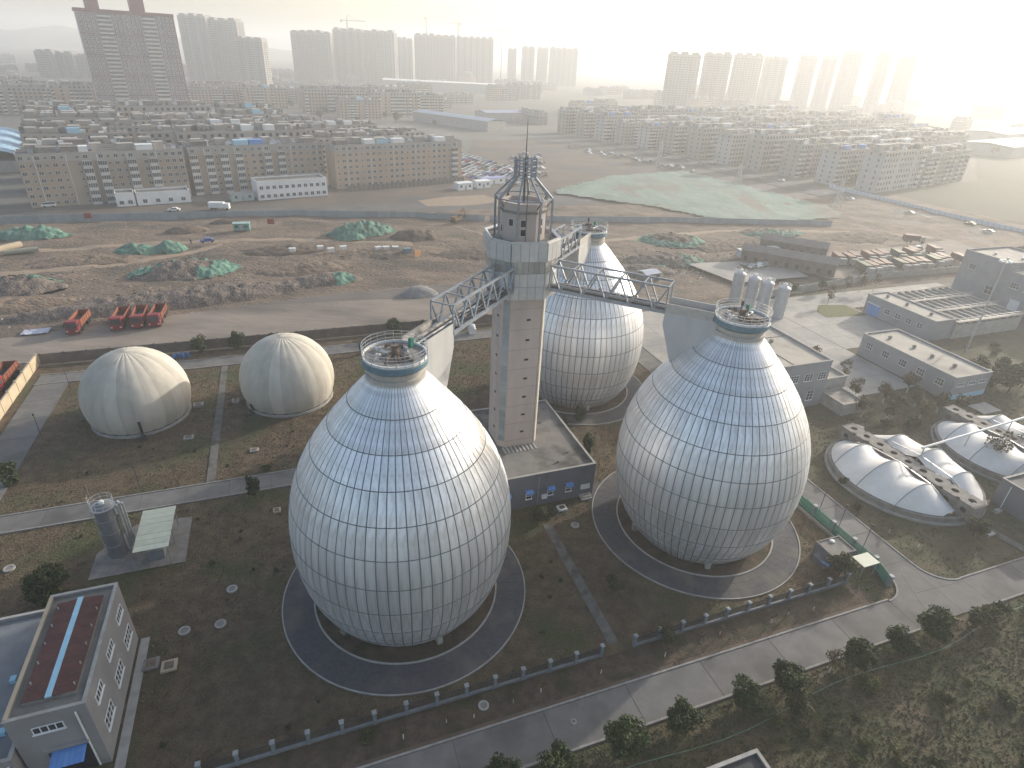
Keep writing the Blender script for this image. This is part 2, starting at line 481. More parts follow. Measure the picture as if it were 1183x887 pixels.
flat_poly('grass_island', [(104, 38), (117, 36.5), (117, 44.5), (109, 46.2), (104.5, 42)], .17, mat('island_grass', (.09, .10, .03), (.15, .145, .055), .95, scale=1.2, bump=.6))
slabs('concrete_yard', 104.2, 118, 2, 6, 4)
flat_poly('far_yard', [(128, 62.5), (215, 60), (222, 92), (165, 86), (128, 88)], 1.0, M_yard)
flat_poly('far_yard', [(96, 66), (124, 66), (126, 84), (92, 86)], 1.0, M_yardc)

# pale netted field and the avenue that skirts the town
def wpoly(name, pts, z, m): return flat_poly(name, pts, z, m, worldpts=True)
def netfield():
    poly = [(14, 303), (30, 332), (50, 360), (98, 392), (122, 352), (150, 300), (146, 280), (120, 268), (92, 259), (74, 270), (58, 282), (40, 290)]
    mb = MB()
    def inside(x, y):
        c = False
        for i in range(len(poly)):
            (x1, y1), (x2, y2) = poly[i], poly[i - 1]
            if (y1 > y) != (y2 > y) and x < (x2 - x1) * (y - y1) / (y2 - y1) + x1: c = not c
        return c
    st = 2.5; idx = {}; vs = []; fs = []
    for i in range(60):
        for j in range(56):
            x, y = 12 + i * st, 256 + j * st
            if inside(x + 2 * fbm(x * .1, y * .1), y + 2 * fbm(x * .1, y * .1, 4)):
                q = []
                for a, b in ((0, 0), (1, 0), (1, 1), (0, 1)):
                    k = (i + a, j + b)
                    if k not in idx:
                        xx, yy = 12 + k[0] * st, 256 + k[1] * st
                        idx[k] = len(vs); vs.append((xx, yy, .55 + .15 * fbm(xx * .12, yy * .12) + .12 * fbm(xx * .4, yy * .4, 7)))
                    q.append(idx[k])
                fs.append(q)
    mb.add(vs, fs)
    return mb.obj('netted_field', M_pale_net, smooth=True)
stuff(netfield(), 'pale green dust netting spread over the open field behind the eggs', 'dust netting')

E1 = Vector((CC, CS)); E2 = Vector((-CS, CC))
def Cw(base, a, b, z=0): return Vector((base[0] + a * CC - b * CS, base[1] + a * CS + b * CC, z))
wpoly('town_ground', [(-700, 200), (-185, 214), (-120, 232), (-40, 260), (30, 330), (60, 470), (40, 640), (-600, 900)], -.28, mat('town_ground', (.16, .15, .135), (.12, .115, .10), .95, scale=.05))
wpoly('bare_ground', [(-190, 206), (-120, 226), (-40, 246), (30, 252), (70, 262), (20, 300), (60, 380), (80, 465), (20, 520), (-40, 500), (-34, 330), (-88, 284), (-130, 250), (-190, 218)], -.2,
      mat('bare_ground', (.15, .118, .09), (.095, .08, .066), .95, scale=.05, detail=12, c3=(.085, .082, .08), scale3=.03))
wpoly('haul_road', [(-150, 219), (-110, 231), (-60, 249), (-10, 262), (30, 285), (40, 300), (18, 300), (-14, 276), (-64, 260), (-112, 240), (-150, 227)], -.12, mat('haul_road', (.13, .125, .12), (.09, .087, .083), .95, scale=.1, detail=10))
wpoly('sand_patch', [(-40, 262), (-22, 268), (-8, 280), (-18, 292), (-34, 284), (-46, 272)], -.1, M_track)
wpoly('sand_patch', [(-12, 268), (8, 276), (14, 290), (0, 296), (-10, 284)], -.08, M_track)
wpoly('sand_patch', [(-66, 240), (-44, 246), (-30, 249), (-34, 252), (-56, 247)], -.08, M_track)
wpoly('sand_patch', [(-108, 226), (-84, 236), (-70, 243), (-84, 243), (-106, 234)], -.08, M_soil)
avenue = wpoly('avenue', [(58, 520), (78, 528), (150, 402), (205, 296), (262, 190), (242, 182), (180, 290), (124, 398)], .05, M_asphalt)
wpoly('footway', [(36, 505), (56, 519), (122, 397), (178, 289), (240, 181), (226, 174), (164, 283), (106, 388)], .02, mat('footway', (.15, .13, .11), (.10, .09, .08), .9, scale=.08, detail=10))
wpoly('field', [(200, 350), (262, 240), (520, 420), (700, 700), (520, 760), (300, 420)], -.15, mat('field', (.06, .068, .035), (.045, .052, .028), .95, scale=.03, detail=9))
# painted centre line of the avenue
mb = MB()
for i in range(34):
    a, b = Vector((70, 522)), Vector((250, 188)); p = a.lerp(b, i / 34); q = a.lerp(b, (i + .5) / 34)
    mb.beam((p.x, p.y, .06), (q.x, q.y, .06), .3, .01)
mb.obj('lane_marking', M_white, avenue)
# far hills
def hills(name, x0, x1, y, h, seed):
    mb = MB()
    def fn(a, b):
        x = x0 + a * (x1 - x0)
        z = h * math.sin(math.pi * b) * (.55 + .6 * abs(fbm(a * 7 + seed, b * 1.5, seed))) * (math.sin(math.pi * min(1, max(0, a))) ** .5)
        return (x, y + b * 700, z - 2)
    mb.grid(60, 8, fn)
    struct(mb.obj(name, mat('hill_woods', (.06, .07, .05), (.085, .085, .06), .95, scale=.01), smooth=True))
hills('hills', -3600, -900, 3000, 100, 3)
hills('hills', -1200, 700, 4200, 80, 9)
# ================================================================== egg digesters
PROF = np.polyfit([0, .15, .3, .45, .6, .75, .88, 1.0], [8.577, 11.131, 12.149, 12.197, 11.357, 9.365, 6.557, 3.595], 5)
def egg_r(z):
    if z <= 28.6: return float(np.polyval(PROF, z / 28.93))
    return max(2.75, egg_r(28.6) - (z - 28.6) * 1.0)
_zs = [i * .05 for i in range(int(29.8 / .05) + 1)]
_arc = [0.0]
for a, b in zip(_zs[:-1], _zs[1:]): _arc.append(_arc[-1] + math.hypot(b - a, egg_r(b) - egg_r(a)))
def z_at(s): return float(np.interp(s, _arc, _zs))
def egg_normal(z):
    d = .02; dr = (egg_r(min(z + d, 29.75)) - egg_r(max(z - d, 0))) / (min(z + d, 29.75) - max(z - d, 0))
    l = math.hypot(1, dr); return 1 / l, -dr / l

m, n, l, b = new_mat('egg_sheet')
b.inputs["Metallic"].default_value = .68
b.inputs["Roughness"].default_value = .40
oi = n.new("ShaderNodeObjectInfo"); mr = n.new("ShaderNodeMapRange"); mr.inputs[3].default_value = .86; mr.inputs[4].default_value = 1.04
l.new(oi.outputs["Random"], mr.inputs[0])
tc = n.new("ShaderNodeTexCoord"); mp = n.new("ShaderNodeMapping"); mp.inputs["Scale"].default_value = (1.6, 1.6, .12)
l.new(tc.outputs["Object"], mp.inputs[0])
t1 = n.new("ShaderNodeTexNoise"); t1.inputs["Scale"].default_value = 1.4; t1.inputs["Detail"].default_value = 6; l.new(mp.outputs[0], t1.inputs["Vector"])
rp = n.new("ShaderNodeValToRGB"); rp.color_ramp.elements[0].position = .34; rp.color_ramp.elements[1].position = .58
rp.color_ramp.elements[0].color = (.70, .69, .665, 1); rp.color_ramp.elements[1].color = (.89, .895, .90, 1)
l.new(t1.outputs[0], rp.inputs[0])
hs = n.new("ShaderNodeHueSaturation"); l.new(mr.outputs[0], hs.inputs["Value"]); l.new(rp.outputs[0], hs.inputs["Color"]); l.new(hs.outputs[0], b.inputs["Base Color"])
r2 = n.new("ShaderNodeMapRange"); r2.inputs[3].default_value = .42; r2.inputs[4].default_value = .56; l.new(t1.outputs[0], r2.inputs[0]); l.new(r2.outputs[0], b.inputs["Roughness"])
mp2 = n.new("ShaderNodeVectorMath"); mp2.operation = 'ADD'; l.new(tc.outputs["Object"], mp2.inputs[0]); l.new(oi.outputs["Random"], mp2.inputs[1])
sc2 = n.new("ShaderNodeVectorMath"); sc2.operation = 'SCALE'; sc2.inputs[3].default_value = 1.0; l.new(mp2.outputs[0], sc2.inputs[0])
tb2 = n.new("ShaderNodeTexNoise"); tb2.inputs["Scale"].default_value = .9; tb2.inputs["Detail"].default_value = 2; l.new(sc2.outputs[0], tb2.inputs["Vector"])
bb = n.new("ShaderNodeBump"); bb.inputs["Strength"].default_value = .18; bb.inputs["Distance"].default_value = .05; l.new(tb2.outputs[0], bb.inputs["Height"]); l.new(bb.outputs[0], b.inputs["Normal"])
M_egg = m
M_seam = mat('egg_seam', (.19, .20, .21), (.14, .15, .16), .6, scale=2)

NP, NR = 72, 10
S_TOT = _arc[-1]
def panel_mesh(row):
    """one curved cladding sheet of a row, standing 4 cm proud of the seam shell"""
    s0, s1 = S_TOT * row / NR + .045, S_TOT * (row + 1) / NR - .045
    th = math.pi / NP
    mb = MB(); nrm = []
    ns, nt = 4, 2
    for i in range(ns + 1):
        z = z_at(s0 + (s1 - s0) * i / ns); r = egg_r(z); nr_, nz_ = egg_normal(z)
        gap = min(.06 / r, th * .16)
        for j in range(nt + 1):
            t = (th - gap) * (2 * j / nt - 1)
            mb.v.append((r * math.cos(t), r * math.sin(t), z)); nrm.append((nr_ * math.cos(t), nr_ * math.sin(t), nz_))
    w = nt + 1
    for i in range(ns):
        for j in range(nt): mb.f.append([i * w + j, i * w + j + 1, (i + 1) * w + j + 1, (i + 1) * w + j]); mb.m.append(0)
    # returned edges
    loop = [j for j in range(w)] + [i * w + nt for i in range(1, ns + 1)] + [ns * w + j for j in range(nt - 1, -1, -1)] + [i * w for i in range(ns - 1, 0, -1)]
    base = len(mb.v)
    for k in loop:
        x, y, z = mb.v[k]; nx, ny, nz = nrm[k]
        mb.v.append((x, y, z)); nrm.append((nx, ny, nz))
        mb.v.append((x - nx * .06, y - ny * .06, z - nz * .06)); nrm.append((nx, ny, nz))
    q = len(loop)
    for k in range(q):
        k2 = (k + 1) % q
        mb.f.append([base + 2 * k, base + 2 * k + 1, base + 2 * k2 + 1, base + 2 * k2]); mb.m.append(0)
    return mb, nrm
def finish(mb, nrm, name='cladding_panel'):
    me = mb.mesh(name, M_egg, smooth=True)
    me.normals_split_custom_set_from_vertices(nrm)
    return me
PANELS = [panel_mesh(r) for r in range(NR)]
PMESH = [finish(*p) for p in PANELS]

def build_egg(u, v, label, face_az, mast):
    """face_az: local direction from which most of the shell is seen"""
    root = thing('egg_digester', label, 'digester tank', S(u, v), A, 'egg shaped digesters')
    # seam shell just behind the sheets
    MB().lathe([(egg_r(z) - .045, z) for z in [i * .6 for i in range(50)]] + [(2.7, 29.8)], NP * 2, cap=False).obj('seam_shell', M_seam, root, smooth=True)
    order = []
    for r in range(NR):
        zc = z_at(S_TOT * (r + .5) / NR)
        for k in range(NP):
            a = 2 * math.pi * k / NP
            d = math.cos(a - face_az) + .18 * (zc - 14) / 14
            order.append((d, r, k))
    order.sort(reverse=True)
    for d, r, k in order[:299]:
        link('cladding_panel', PMESH[r], root, None, 2 * math.pi * k / NP)
    mb = MB(); nn = []
    for d, r, k in order[299:]:
        c, s_ = math.cos(2 * math.pi * k / NP), math.sin(2 * math.pi * k / NP)
        src, sn = PANELS[r]
        mb.add([(x * c - y * s_, x * s_ + y * c, z) for x, y, z in src.v], src.f)
        nn += [(x * c - y * s_, x * s_ + y * c, z) for x, y, z in sn]
    stuff(link('rear_cladding', finish(mb, nn, 'rear_cladding'), root))
    # proud band seams between the rows
    for r in range(1, NR):
        z = z_at(S_TOT * r / NR)
        MB().ring(egg_r(z) + .005, z, .05, 144, .09).obj('band_seam', M_seam, root)
    # neck and platform
    MB().lathe([(2.78, 29.7), (3.0, 29.74), (3.0, 30.15), (2.76, 30.2), (2.76, 30.38), (2.92, 30.42), (2.92, 30.8), (2.72, 30.85), (2.72, 31.08)], 48).obj('neck', mat('neck_render', (.52, .48, .42), (.40, .37, .33), .8, scale=2), root, smooth=False)
    MB().lathe([(2.7, 31.0), (3.24, 31.05), (3.27, 31.1), (3.27, 31.62), (3.22, 31.66)], 48).obj('fascia', M_teal, root)
    MB().lathe([(3.2, 31.6), (3.2, 31.72)], 48).obj('deck', mat('deck_grating', (.36, .33, .29), (.22, .2, .18), .85, scale=1.6, detail=9), root)
    MB().ring(3.12, 31.82, .12, 48, .3).obj('kick_plate', M_white2, root)
    for hgt in (.62, 1.0, 1.35):
        MB().ring(3.2, 31.6 + hgt, .05, 48).obj('guard_rail', M_galv, root)
    me = MB().cyl((3.2, 0, 31.6), (3.2, 0, 32.97), .03, n=5).mesh('rail_post', M_galv)
    for k in range(24): link('rail_post', me, root, None, 2 * math.pi * (k + .5) / 24)
    # mixer drive, valves and pipework on the deck
    mbm = MB(); mbm.lathe([(.55, 31.72), (.55, 31.95), (.34, 32.0), (.34, 32.5), (.2, 32.55)], 12); mbm.box(-.35, -.25, 32.5, .35, .25, 32.8)
    mbm.obj('mixer_drive', M_rust, root)
    for a0, (x, y, L_, w) in enumerate(((-1.3, .9, 1.7, .16), (-.2, -1.6, 2.2, .14), (1.2, .2, 1.5, .16), (.2, 1.7, 1.6, .12), (-1.8, -.5, 1.1, .14))):
        an = a0 * 1.3 + u * .05
        q = MB(); q.cyl((-L_ / 2, 0, .25), (L_ / 2, 0, .25), w); q.cyl((-L_ / 2, 0, 0), (-L_ / 2, 0, .32), w * 1.1); q.cyl((L_ / 2, 0, 0), (L_ / 2, 0, .32), w * 1.1)
        q.box(-.14, -.14, .1, .14, .14, .62)
        q.obj('valve_pipe', M_rust if a0 % 2 else M_galv, root, (x, y, 31.72), an)
    for k in range(3):
        MB().box(-1.2, -.07, 0, 1.2, .07, .34).obj('support_frame', M_rust, root, (-.3 + .5 * k, -.2 - .45 * k, 31.72), .9 + .7 * k)
    MB().box(-.22, -.2, 0, .22, .2, .95).obj('control_box', M_greenf, root, (1.9, 1.5, 31.72), .6)
    if mast:
        q = MB(); q.cyl((0, 0, 31.7), (0, 0, 33.4), .09); q.cyl((0, 0, 33.2), (0, 0, 33.75), .2, .16, n=10)
        q.obj('vent_stack', M_steel_dk, root, (-.1, .35, 0))
    # access hatch low on the shell and a pipe stub
    for k, da in enumerate((.35, -.9)):
        a = face_az + da
        MB().box(-.4, -.32, 0, .4, .32, 1.0).obj('access_hatch', M_conc if k == 0 else M_galv, root, ((egg_r(.7)) * math.cos(a), egg_r(.7) * math.sin(a), .05), a)
    return root
def az_to_cam(u, v):
    p = S(u, v); w = math.atan2(-p.y, -p.x); return w - A
build_egg(*EG[0], 'silver egg shaped digester standing between the gas holder domes and the narrow footpath', az_to_cam(*EG[0]), False)
build_egg(*EG[1], 'silver egg shaped digester beside the side road, with a vent stack on its top platform', az_to_cam(*EG[1]), True)
build_egg(*EG[2], 'silver egg shaped digester standing behind the stair tower, toward the dirt site', az_to_cam(*EG[2]), True)

# ================================================================== stair tower
M_tile = mat('pink_tile', (.53, .445, .395), (.47, .395, .35), .75, scale=.6, detail=11, c3=(.41, .35, .315), scale3=.25, stretch=(1, 1, .25))
M_headp = mat('head_panel', (.63, .625, .605), (.55, .545, .53), .4, metal=.35, scale=1.2, rand=.06)
M_band_glass = mat('band_window', (.40, .385, .33), (.29, .29, .265), .12, scale=.7, spec=.7, rand=.2)
tower = thing('stair_tower', 'tall pink tiled stair tower with panelled head and steel crown, joining three footbridges', 'tower', S(0, 0), A)
H_, C_ = 3.1, .9
shaft_poly = [(-H_ + C_, -H_), (H_ - C_, -H_), (H_, -H_ + C_), (H_, H_ - C_), (H_ - C_, H_), (-H_ + C_, H_), (-H_, H_ - C_), (-H_, -H_ + C_)]
MB().prism(shaft_poly, 0, 30.2).obj('shaft', M_tile, tower)
# corner strips of small grey panes, each pane a piece
strip_pane = MB().box(-.5, -.03, 0, .5, .03, .98).mesh('strip_pane', mat('strip_glass', (.30, .33, .34), (.24, .27, .285), .3, scale=1, rand=.12))
for sx, sy in ((-1, -1),):
    mid = (sx * (H_ - C_ / 2), sy * (H_ - C_ / 2)); an = math.atan2(sy, sx) + math.pi / 2
    for k in range(22):
        link('strip_pane', strip_pane, tower, (mid[0] + .04 * sx, mid[1] + .04 * sy, 6.6 + k * 1.06), an)
MB().box(-.28, -.12, 5.6, .28, .12, 30).obj('lit_corner_strip', mat('sunlit_cream', (.66, .60, .50), (.58, .53, .45), .7, scale=1), tower, (H_ - C_ / 2 + .1, -H_ + C_ / 2 - .1, 0), R(45))  # strip laid on the corner chamfer; its cream tone paints in the sunlight
slot = MB().box(-.28, -.06, -.13, .28, .04, .13).mesh('slot_window', M_dark)
for k in range(7):
    link('slot_window', slot, tower, (.45, -H_ - .02, 7.9 + k * 3.05))
    link('slot_window', slot, tower, (-H_ - .02, -.5, 7.9 + k * 3.05), R(-90))
line = MB().prism([(x * 1.004, y * 1.004) for x, y in shaft_poly], -.02, .02).mesh('string_course', M_conc_dark)
for k in range(8): link('string_course', line, tower, (0, 0, 6.5 + k * 3.05))
# head
HR = R(-8.0)
hh, hc = 4.65, 2.3
def octo(h, c): return [(-h + c, -h), (h - c, -h), (h, -h + c), (h, h - c), (h - c, h), (-h + c, h), (-h, h - c), (-h, -h + c)]
head = MB().prism(octo(hh - .12, hc), 29.7, 36.9).obj('head_core', M_seam, tower, None, HR)
mbh = MB()
def octo_panels(h, c, z0, z1, nlong, ndiag, m, name, t=.12):
    P = octo(h, c)
    for i in range(8):
        a, b_ = Vector(P[i]), Vector(P[(i + 1) % 8]); d = b_ - a; ln = d.length; nseg = nlong if i % 2 == 0 else ndiag
        w = ln / nseg
        me = MB().box(-w / 2 + .025, -t, z0 + .025, w / 2 - .025, .0, z1 - .025).mesh(name, m)
        an = math.atan2(d.y, d.x)
        for k in range(nseg):
            c_ = a + d * ((k + .5) / nseg)
            cc = Matrix.Rotation(HR, 2) @ c_
            # outward is to the right of the direction of travel (counter-clockwise polygon)
            link(name, me, tower, (cc.x, cc.y, 0), an + HR + (0 if True else 0))
octo_panels(hh - .13, hc, 29.7, 31.5, 4, 3, M_headp, 'head_panel')
octo_panels(hh - .13, hc, 31.5, 33.3, 4, 3, M_headp, 'head_panel')
octo_panels(hh - .16, hc, 33.3, 34.9, 6, 4, M_band_glass, 'band_pane')
octo_panels(hh, hc, 34.9, 37.3, 4, 3, M_headp, 'parapet_panel', .16)
# coping round the parapet and roof floor
P = octo(hh + .02, hc); Q = octo(hh - .32, hc - .13)
mbc = MB()
for i in range(8):
    j = (i + 1) % 8
    mbc.add([(*P[i], 37.3), (*P[j], 37.3), (*Q[j], 37.3), (*Q[i], 37.3), (*P[i], 37.55), (*P[j], 37.55), (*Q[j], 37.42), (*Q[i], 37.42)],
            [(4, 5, 6, 7), (0, 1, 5, 4), (2, 3, 7, 6)])
mbc.obj('coping', M_headp, tower, None, HR)
MB().prism(octo(hh - .3, hc - .12), 36.85, 36.95).obj('roof_floor', M_conc_dark, tower, None, HR)
# drum
dr = [(3.0 * math.cos(R(22.5 + 45 * i)), 3.0 * math.sin(R(22.5 + 45 * i))) for i in range(8)]
MB().prism(dr, 36.9, 41.2).obj('drum', M_tile, tower, None, HR)
MB().prism([(x * 1.07, y * 1.07) for x, y in dr], 40.5, 40.75).obj('drum_cornice', M_conc_dark, tower, None, HR)
mbc = MB()
for i in range(8):
    j = (i + 1) % 8; a, b_ = dr[i], dr[j]
    mbc.add([(a[0] * 1.03, a[1] * 1.03, 40.9), (b_[0] * 1.03, b_[1] * 1.03, 40.9), (b_[0] * .93, b_[1] * .93, 40.9), (a[0] * .93, a[1] * .93, 40.9),
             (a[0] * 1.03, a[1] * 1.03, 41.75), (b_[0] * 1.03, b_[1] * 1.03, 41.75), (b_[0] * .93, b_[1] * .93, 41.75), (a[0] * .93, a[1] * .93, 41.75)],
            [(4, 5, 6, 7), (1, 0, 4, 5)[::-1], (2, 3, 7, 6)])
mbc.obj('drum_parapet', M_tile, tower, None, HR)
win = MB().box(-.3, -.05, 0, .3, .08, .85).mesh('drum_window', M_dark)
frm = MB().box(-.36, -.02, -.06, .36, .1, .91).mesh('window_frame', M_white2)
for i in range(8):
    a = HR + R(45 * i); rr = 3.0 * math.cos(R(22.5))
    for zz in (38.9, 37.75):
        if (i * 7 + int(zz)) % 3 == 0 and i not in (6, 7): continue
        off = -.55 if i == 6 else 0
        px, py = rr * math.cos(a) - off * math.sin(a), rr * math.sin(a) + off * math.cos(a)
        w = link('drum_window', win, tower, (px, py, zz), a + R(90)); link('window_frame', frm, w)
# steel crown: columns that kink inward to a small ringed cage
for i in range(8):
    a = HR + R(22.5 + 45 * i); c, s_ = math.cos(a), math.sin(a)
    q = MB(); q.beam((3.75 * c, 3.75 * s_, 36.9), (3.75 * c, 3.75 * s_, 42.2), .24); q.obj('crown_column', M_steel, tower)
    q = MB(); q.beam((3.75 * c, 3.75 * s_, 42.15), (1.35 * c, 1.35 * s_, 44.6), .24); q.obj('crown_rafter', M_steel, tower)
    q = MB(); q.beam((1.35 * c, 1.35 * s_, 44.5), (1.35 * c, 1.35 * s_, 47.0), .2); q.obj('crown_post', M_steel, tower)
    q = MB(); q.beam((3.0 * c, 3.0 * s_, 41.0), (3.75 * c, 3.75 * s_, 42.1), .12); q.obj('crown_tie', M_rust, tower)
for z in (44.6, 45.3, 46.0, 46.7): MB().ring(1.35, z, .13, 8).obj('crown_hoop', M_steel, tower, None, HR + R(22.5))
MB().ring(3.75, 42.15, .16, 8).obj('crown_hoop', M_steel, tower, None, HR + R(22.5))
q = MB(); q.cyl((0, 0, 41.3), (0, 0, 47), .16, .1); q.cyl((0, 0, 47), (0, 0, 49.4), .075, .06); q.cyl((0, 0, 49.4), (0, 0, 51.6), .05, .02)
q.obj('lightning_rod', M_steel_dk, tower)
q = MB(); q.cyl((0, 0, 37), (0, 0, 44.5), .05); q.obj('down_conductor', M_steel_dk, tower, (-.75, -3.2, 0))
# door onto the bridges
for sx, sy in ((-1, -1), (1, -1), (1, 1)):
    MB().box(-.55, -.1, 31.2, .55, .1, 33.3).obj('bridge_door', M_white2, tower, (sx * 3.52, sy * 3.52, 0), math.atan2(sy, sx) + R(90))

# ================================================================== low building at the tower's foot
M_slate = mat('slate_render', (.155, .165, .185), (.125, .133, .15), .85, scale=.4, detail=8)
M_greyr = mat('grey_render', (.30, .305, .315), (.245, .25, .26), .85, scale=.35, detail=8)
M_roof = mat('roof_screed', (.23, .215, .195), (.155, .148, .138), .9, scale=.35, detail=12, c3=(.07, .067, .064), scale3=.25)
M_roof_lt = mat('pale_roof', (.46, .42, .35), (.38, .345, .29), .9, scale=.3, detail=9, c3=(.30, .27, .23), scale3=.12)
def win_mesh(w, h, cols, rows=1, fm=None, t=.05):
    fr = MB(); d = .05
    for i in range(cols + 1):
        x = -w / 2 + i * w / cols; fr.box(x - t / 2 - .01, -.07, 0, x + t / 2 + .01, .03, h)
    for j in range(rows + 1):
        z = j * h / rows; fr.box(-w / 2, -.06, z - t / 2, w / 2, .03, z + t / 2)
    fr.box(-w / 2 - .12, -.16, -.1, w / 2 + .12, .02, -.03)
    gl = MB(); gl.box(-w / 2 + .01, -.03, .01, w / 2 - .01, .02, h - .01)
    return gl.mesh('window', M_glass), fr.mesh('window_frame', fm or M_white2)
def put_win(wm, parent, loc, rz, name='window'):
    w = link(name, wm[0], parent, loc, rz); link('window_frame', wm[1], w); return w
def flat_building(name, label, u0, v0, u1, v1, h, mw, mr, par=.5, pt=.25, cat='building', group=None):
    cu, cv = (u0 + u1) / 2, (v0 + v1) / 2; a, b_ = (u1 - u0) / 2, (v1 - v0) / 2
    t = thing(name, label, cat, S(cu, cv), A, group)
    MB().box(-a, -b_, -.1, a, b_, h).obj('wall', mw, t)
    MB().box(-a + pt, -b_ + pt, h, a - pt, b_ - pt, h + .03).obj('roof', mr, t)
    for k, (x0, y0, x1, y1) in enumerate(((-a, -b_, a, -b_ + pt), (-a, b_ - pt, a, b_), (-a, -b_ + pt, -a + pt, b_ - pt), (a - pt, -b_ + pt, a, b_ - pt))):
        MB().box(x0, y0, h, x1, y1, h + par).obj('parapet', mw, t)
    e = .04
    cp = MB()
    cp.box(-a - e, -b_ - e, h + par, a + e, -b_ + pt + e, h + par + .07); cp.box(-a - e, b_ - pt - e, h + par, a + e, b_ + e, h + par + .07)
    cp.box(-a - e, -b_ + pt + e, h + par, -a + pt + e, b_ - pt - e, h + par + .07); cp.box(a - pt - e, -b_ + pt + e, h + par, a + e, b_ - pt - e, h + par + .07)
    cp.obj('coping', M_conc, t)
    return t, a, b_
tb, a, b_ = flat_building('pump_house', 'low slate grey pump house with blue window hoods at the foot of the stair tower', -9.2, -11.2, 9.3, 8.2, 5.4, M_slate, M_roof, .35)
wm = win_mesh(.85, 1.0, 1, 2)
for x in (-1.2, 2.2, 5.1, -4.6):
    w = put_win(wm, tb, (x, -b_ - .01, 1.6), 0)
    q = MB(); q.grid(1, 5, lambda s_, t_: ((s_ - .5) * 1.15, -.62 * math.sin(t_ * math.pi / 2), 1.15 + .42 * math.cos(t_ * math.pi / 2))); q.obj('window_hood', M_blue, w)
MB().box(-.75, -.05, 1.4, .75, .02, 2.3).obj('notice_board', M_white2, tb, (7.9, -b_ - .02, 0))
MB().cyl((0, 0, .2), (0, 0, 5.2), .06).obj('downpipe', M_galv, tb, (.2, -b_ - .1, 0))
MB().box(-.4, -.35, 1.3, .4, 0, 1.9).obj('air_conditioner', M_white2, tb, (1.2, -b_ - .02, 0))
for x, y in ((5.6, 3.5), (6.6, -5.5), (4.2, -7.4)):
    MB().cyl((0, 0, 5.4), (0, 0, 5.75), .18, n=10).obj('roof_vent', M_conc_dark, tb, (x, y, 0))
for k in range(9):
    MB().box(-.14, -.8, 5.43, .14, .8, 5.5).obj('walkway_plank', M_conc, tb, (-2.6 + k * .62, -3.0 + 1.4 - .9, 0))
q = MB()
for k in range(3): q.box(-.9, -.35 * (3 - k), .12 + .0, .9, 0, .12 + .17 * (k + 1))
q.obj('entry_steps', M_conc, tb, (7.9, -b_ - .03, 0))

# ================================================================== footbridges from the tower to each egg
def bridge(k, label):
    u, v = EG[k]
    d = math.atan2(v, u)
    root = thing('footbridge', label, 'footbridge', S(0, 0), A + d, 'steel truss footbridges')
    t0, t1, w, zb, zt = 5.0, 20.5, 1.4, 31.0, 34.2
    n = 5; dt = (t1 - t0) / n
    for sgn in (-1, 1):
        MB().beam((t0, sgn * w, zt), (t1, sgn * w, zt), .22, .24).obj('top_chord', M_steel, root)
        MB().beam((t0, sgn * w, zb), (t1, sgn * w, zb), .24, .42).obj('bottom_chord', M_steel, root)
        for i in range(n):
            x0, x1 = t0 + i * dt, t0 + (i + 1) * dt
            xm = (x0 + x1) / 2
            MB().beam((x0, sgn * w, zt), (xm, sgn * w, zb), .19).obj('brace', M_steel, root)
            MB().beam((xm, sgn * w, zb), (x1, sgn * w, zt), .19).obj('brace', M_steel, root)
        for i in (0, n):
            x = t0 + i * dt
            MB().beam((x, sgn * w, zb), (x, sgn * w, zt), .17).obj('end_post', M_steel, root)
        for z in (1.05,):
            MB().beam((t0, sgn * (w - .14), zb + z), (t1, sgn * (w - .14), zb + z), .05).obj('handrail', M_galv, root)
    for i in range(n + 1):
        x = t0 + i * dt
        MB().beam((x, -w, zt), (x, w, zt), .13).obj('top_tie', M_steel, root)
        MB().beam((x, -w, zb - .1), (x, w, zb - .1), .15).obj('floor_beam', M_steel_dk, root)
    MB().box(t0, -w + .12, zb + .06, t1, w - .12, zb + .12).obj('deck', mat('bridge_deck', (.14, .125, .11), (.085, .08, .075), .8, scale=1.5), root)
    MB().tube([(t0, -.7, zb + .42), (t1 + 6, -.7, zb + .42)], .2, 8).obj('sludge_pipe', mat('lagged_pipe', (.45, .42, .38), (.3, .27, .24), .7, scale=1.5), root)
    MB().tube([(t0, -.1, zb + .33), (t1 + 6, -.1, zb + .33)], .12, 8).obj('gas_pipe', M_galv, root)
    MB().box(t0 + 1, .85, zb + .12, t1 + 5, 1.1, zb + .3).obj('cable_tray', M_steel_dk, root)
    # solid fin that carries the bridge's end down onto the shell
    fin = [(20.5, 31.0), (20.5, 29.3), (22.2, 24.4), (24.0, 25.2), (27.0, 29.0), (27.0, 31.0)]
    MB().extr([(x, z) for x, z in fin], -1.45, 1.45).obj('pier_fin', mat('fin_panel', (.52, .51, .49), (.43, .42, .405), .6, scale=.5, detail=8, stretch=(1, 1, .3)), root)
    for sgn in (-1, 1):
        MB().box(20.5, sgn * 1.37 - .08, 31.0, 26.3, sgn * 1.37 + .08, 32.15).obj('fin_parapet', MATS['fin_panel'] if sgn > 0 else MATS['neck_render'], root)
    MB().box(20.55, -1.28, 31.0, 26.4, 1.28, 31.06).obj('fin_deck', MATS['bridge_deck'], root)
    for j in range(6):
        MB().box(-.25, -.2, 0, .25, .2, .5 + .1 * (j % 3)).obj('valve_box', M_galv if j % 2 else M_rust, root, (t0 + 2 + j * 2.3, .3 + .2 * (j % 2), zb + .12))
    return root
bridge(0, 'grey steel truss footbridge from the stair tower to the egg nearest the gas holder domes')
bridge(1, 'grey steel truss footbridge from the stair tower to the egg beside the side road')
bridge(2, 'grey steel truss footbridge from the stair tower to the egg behind it')

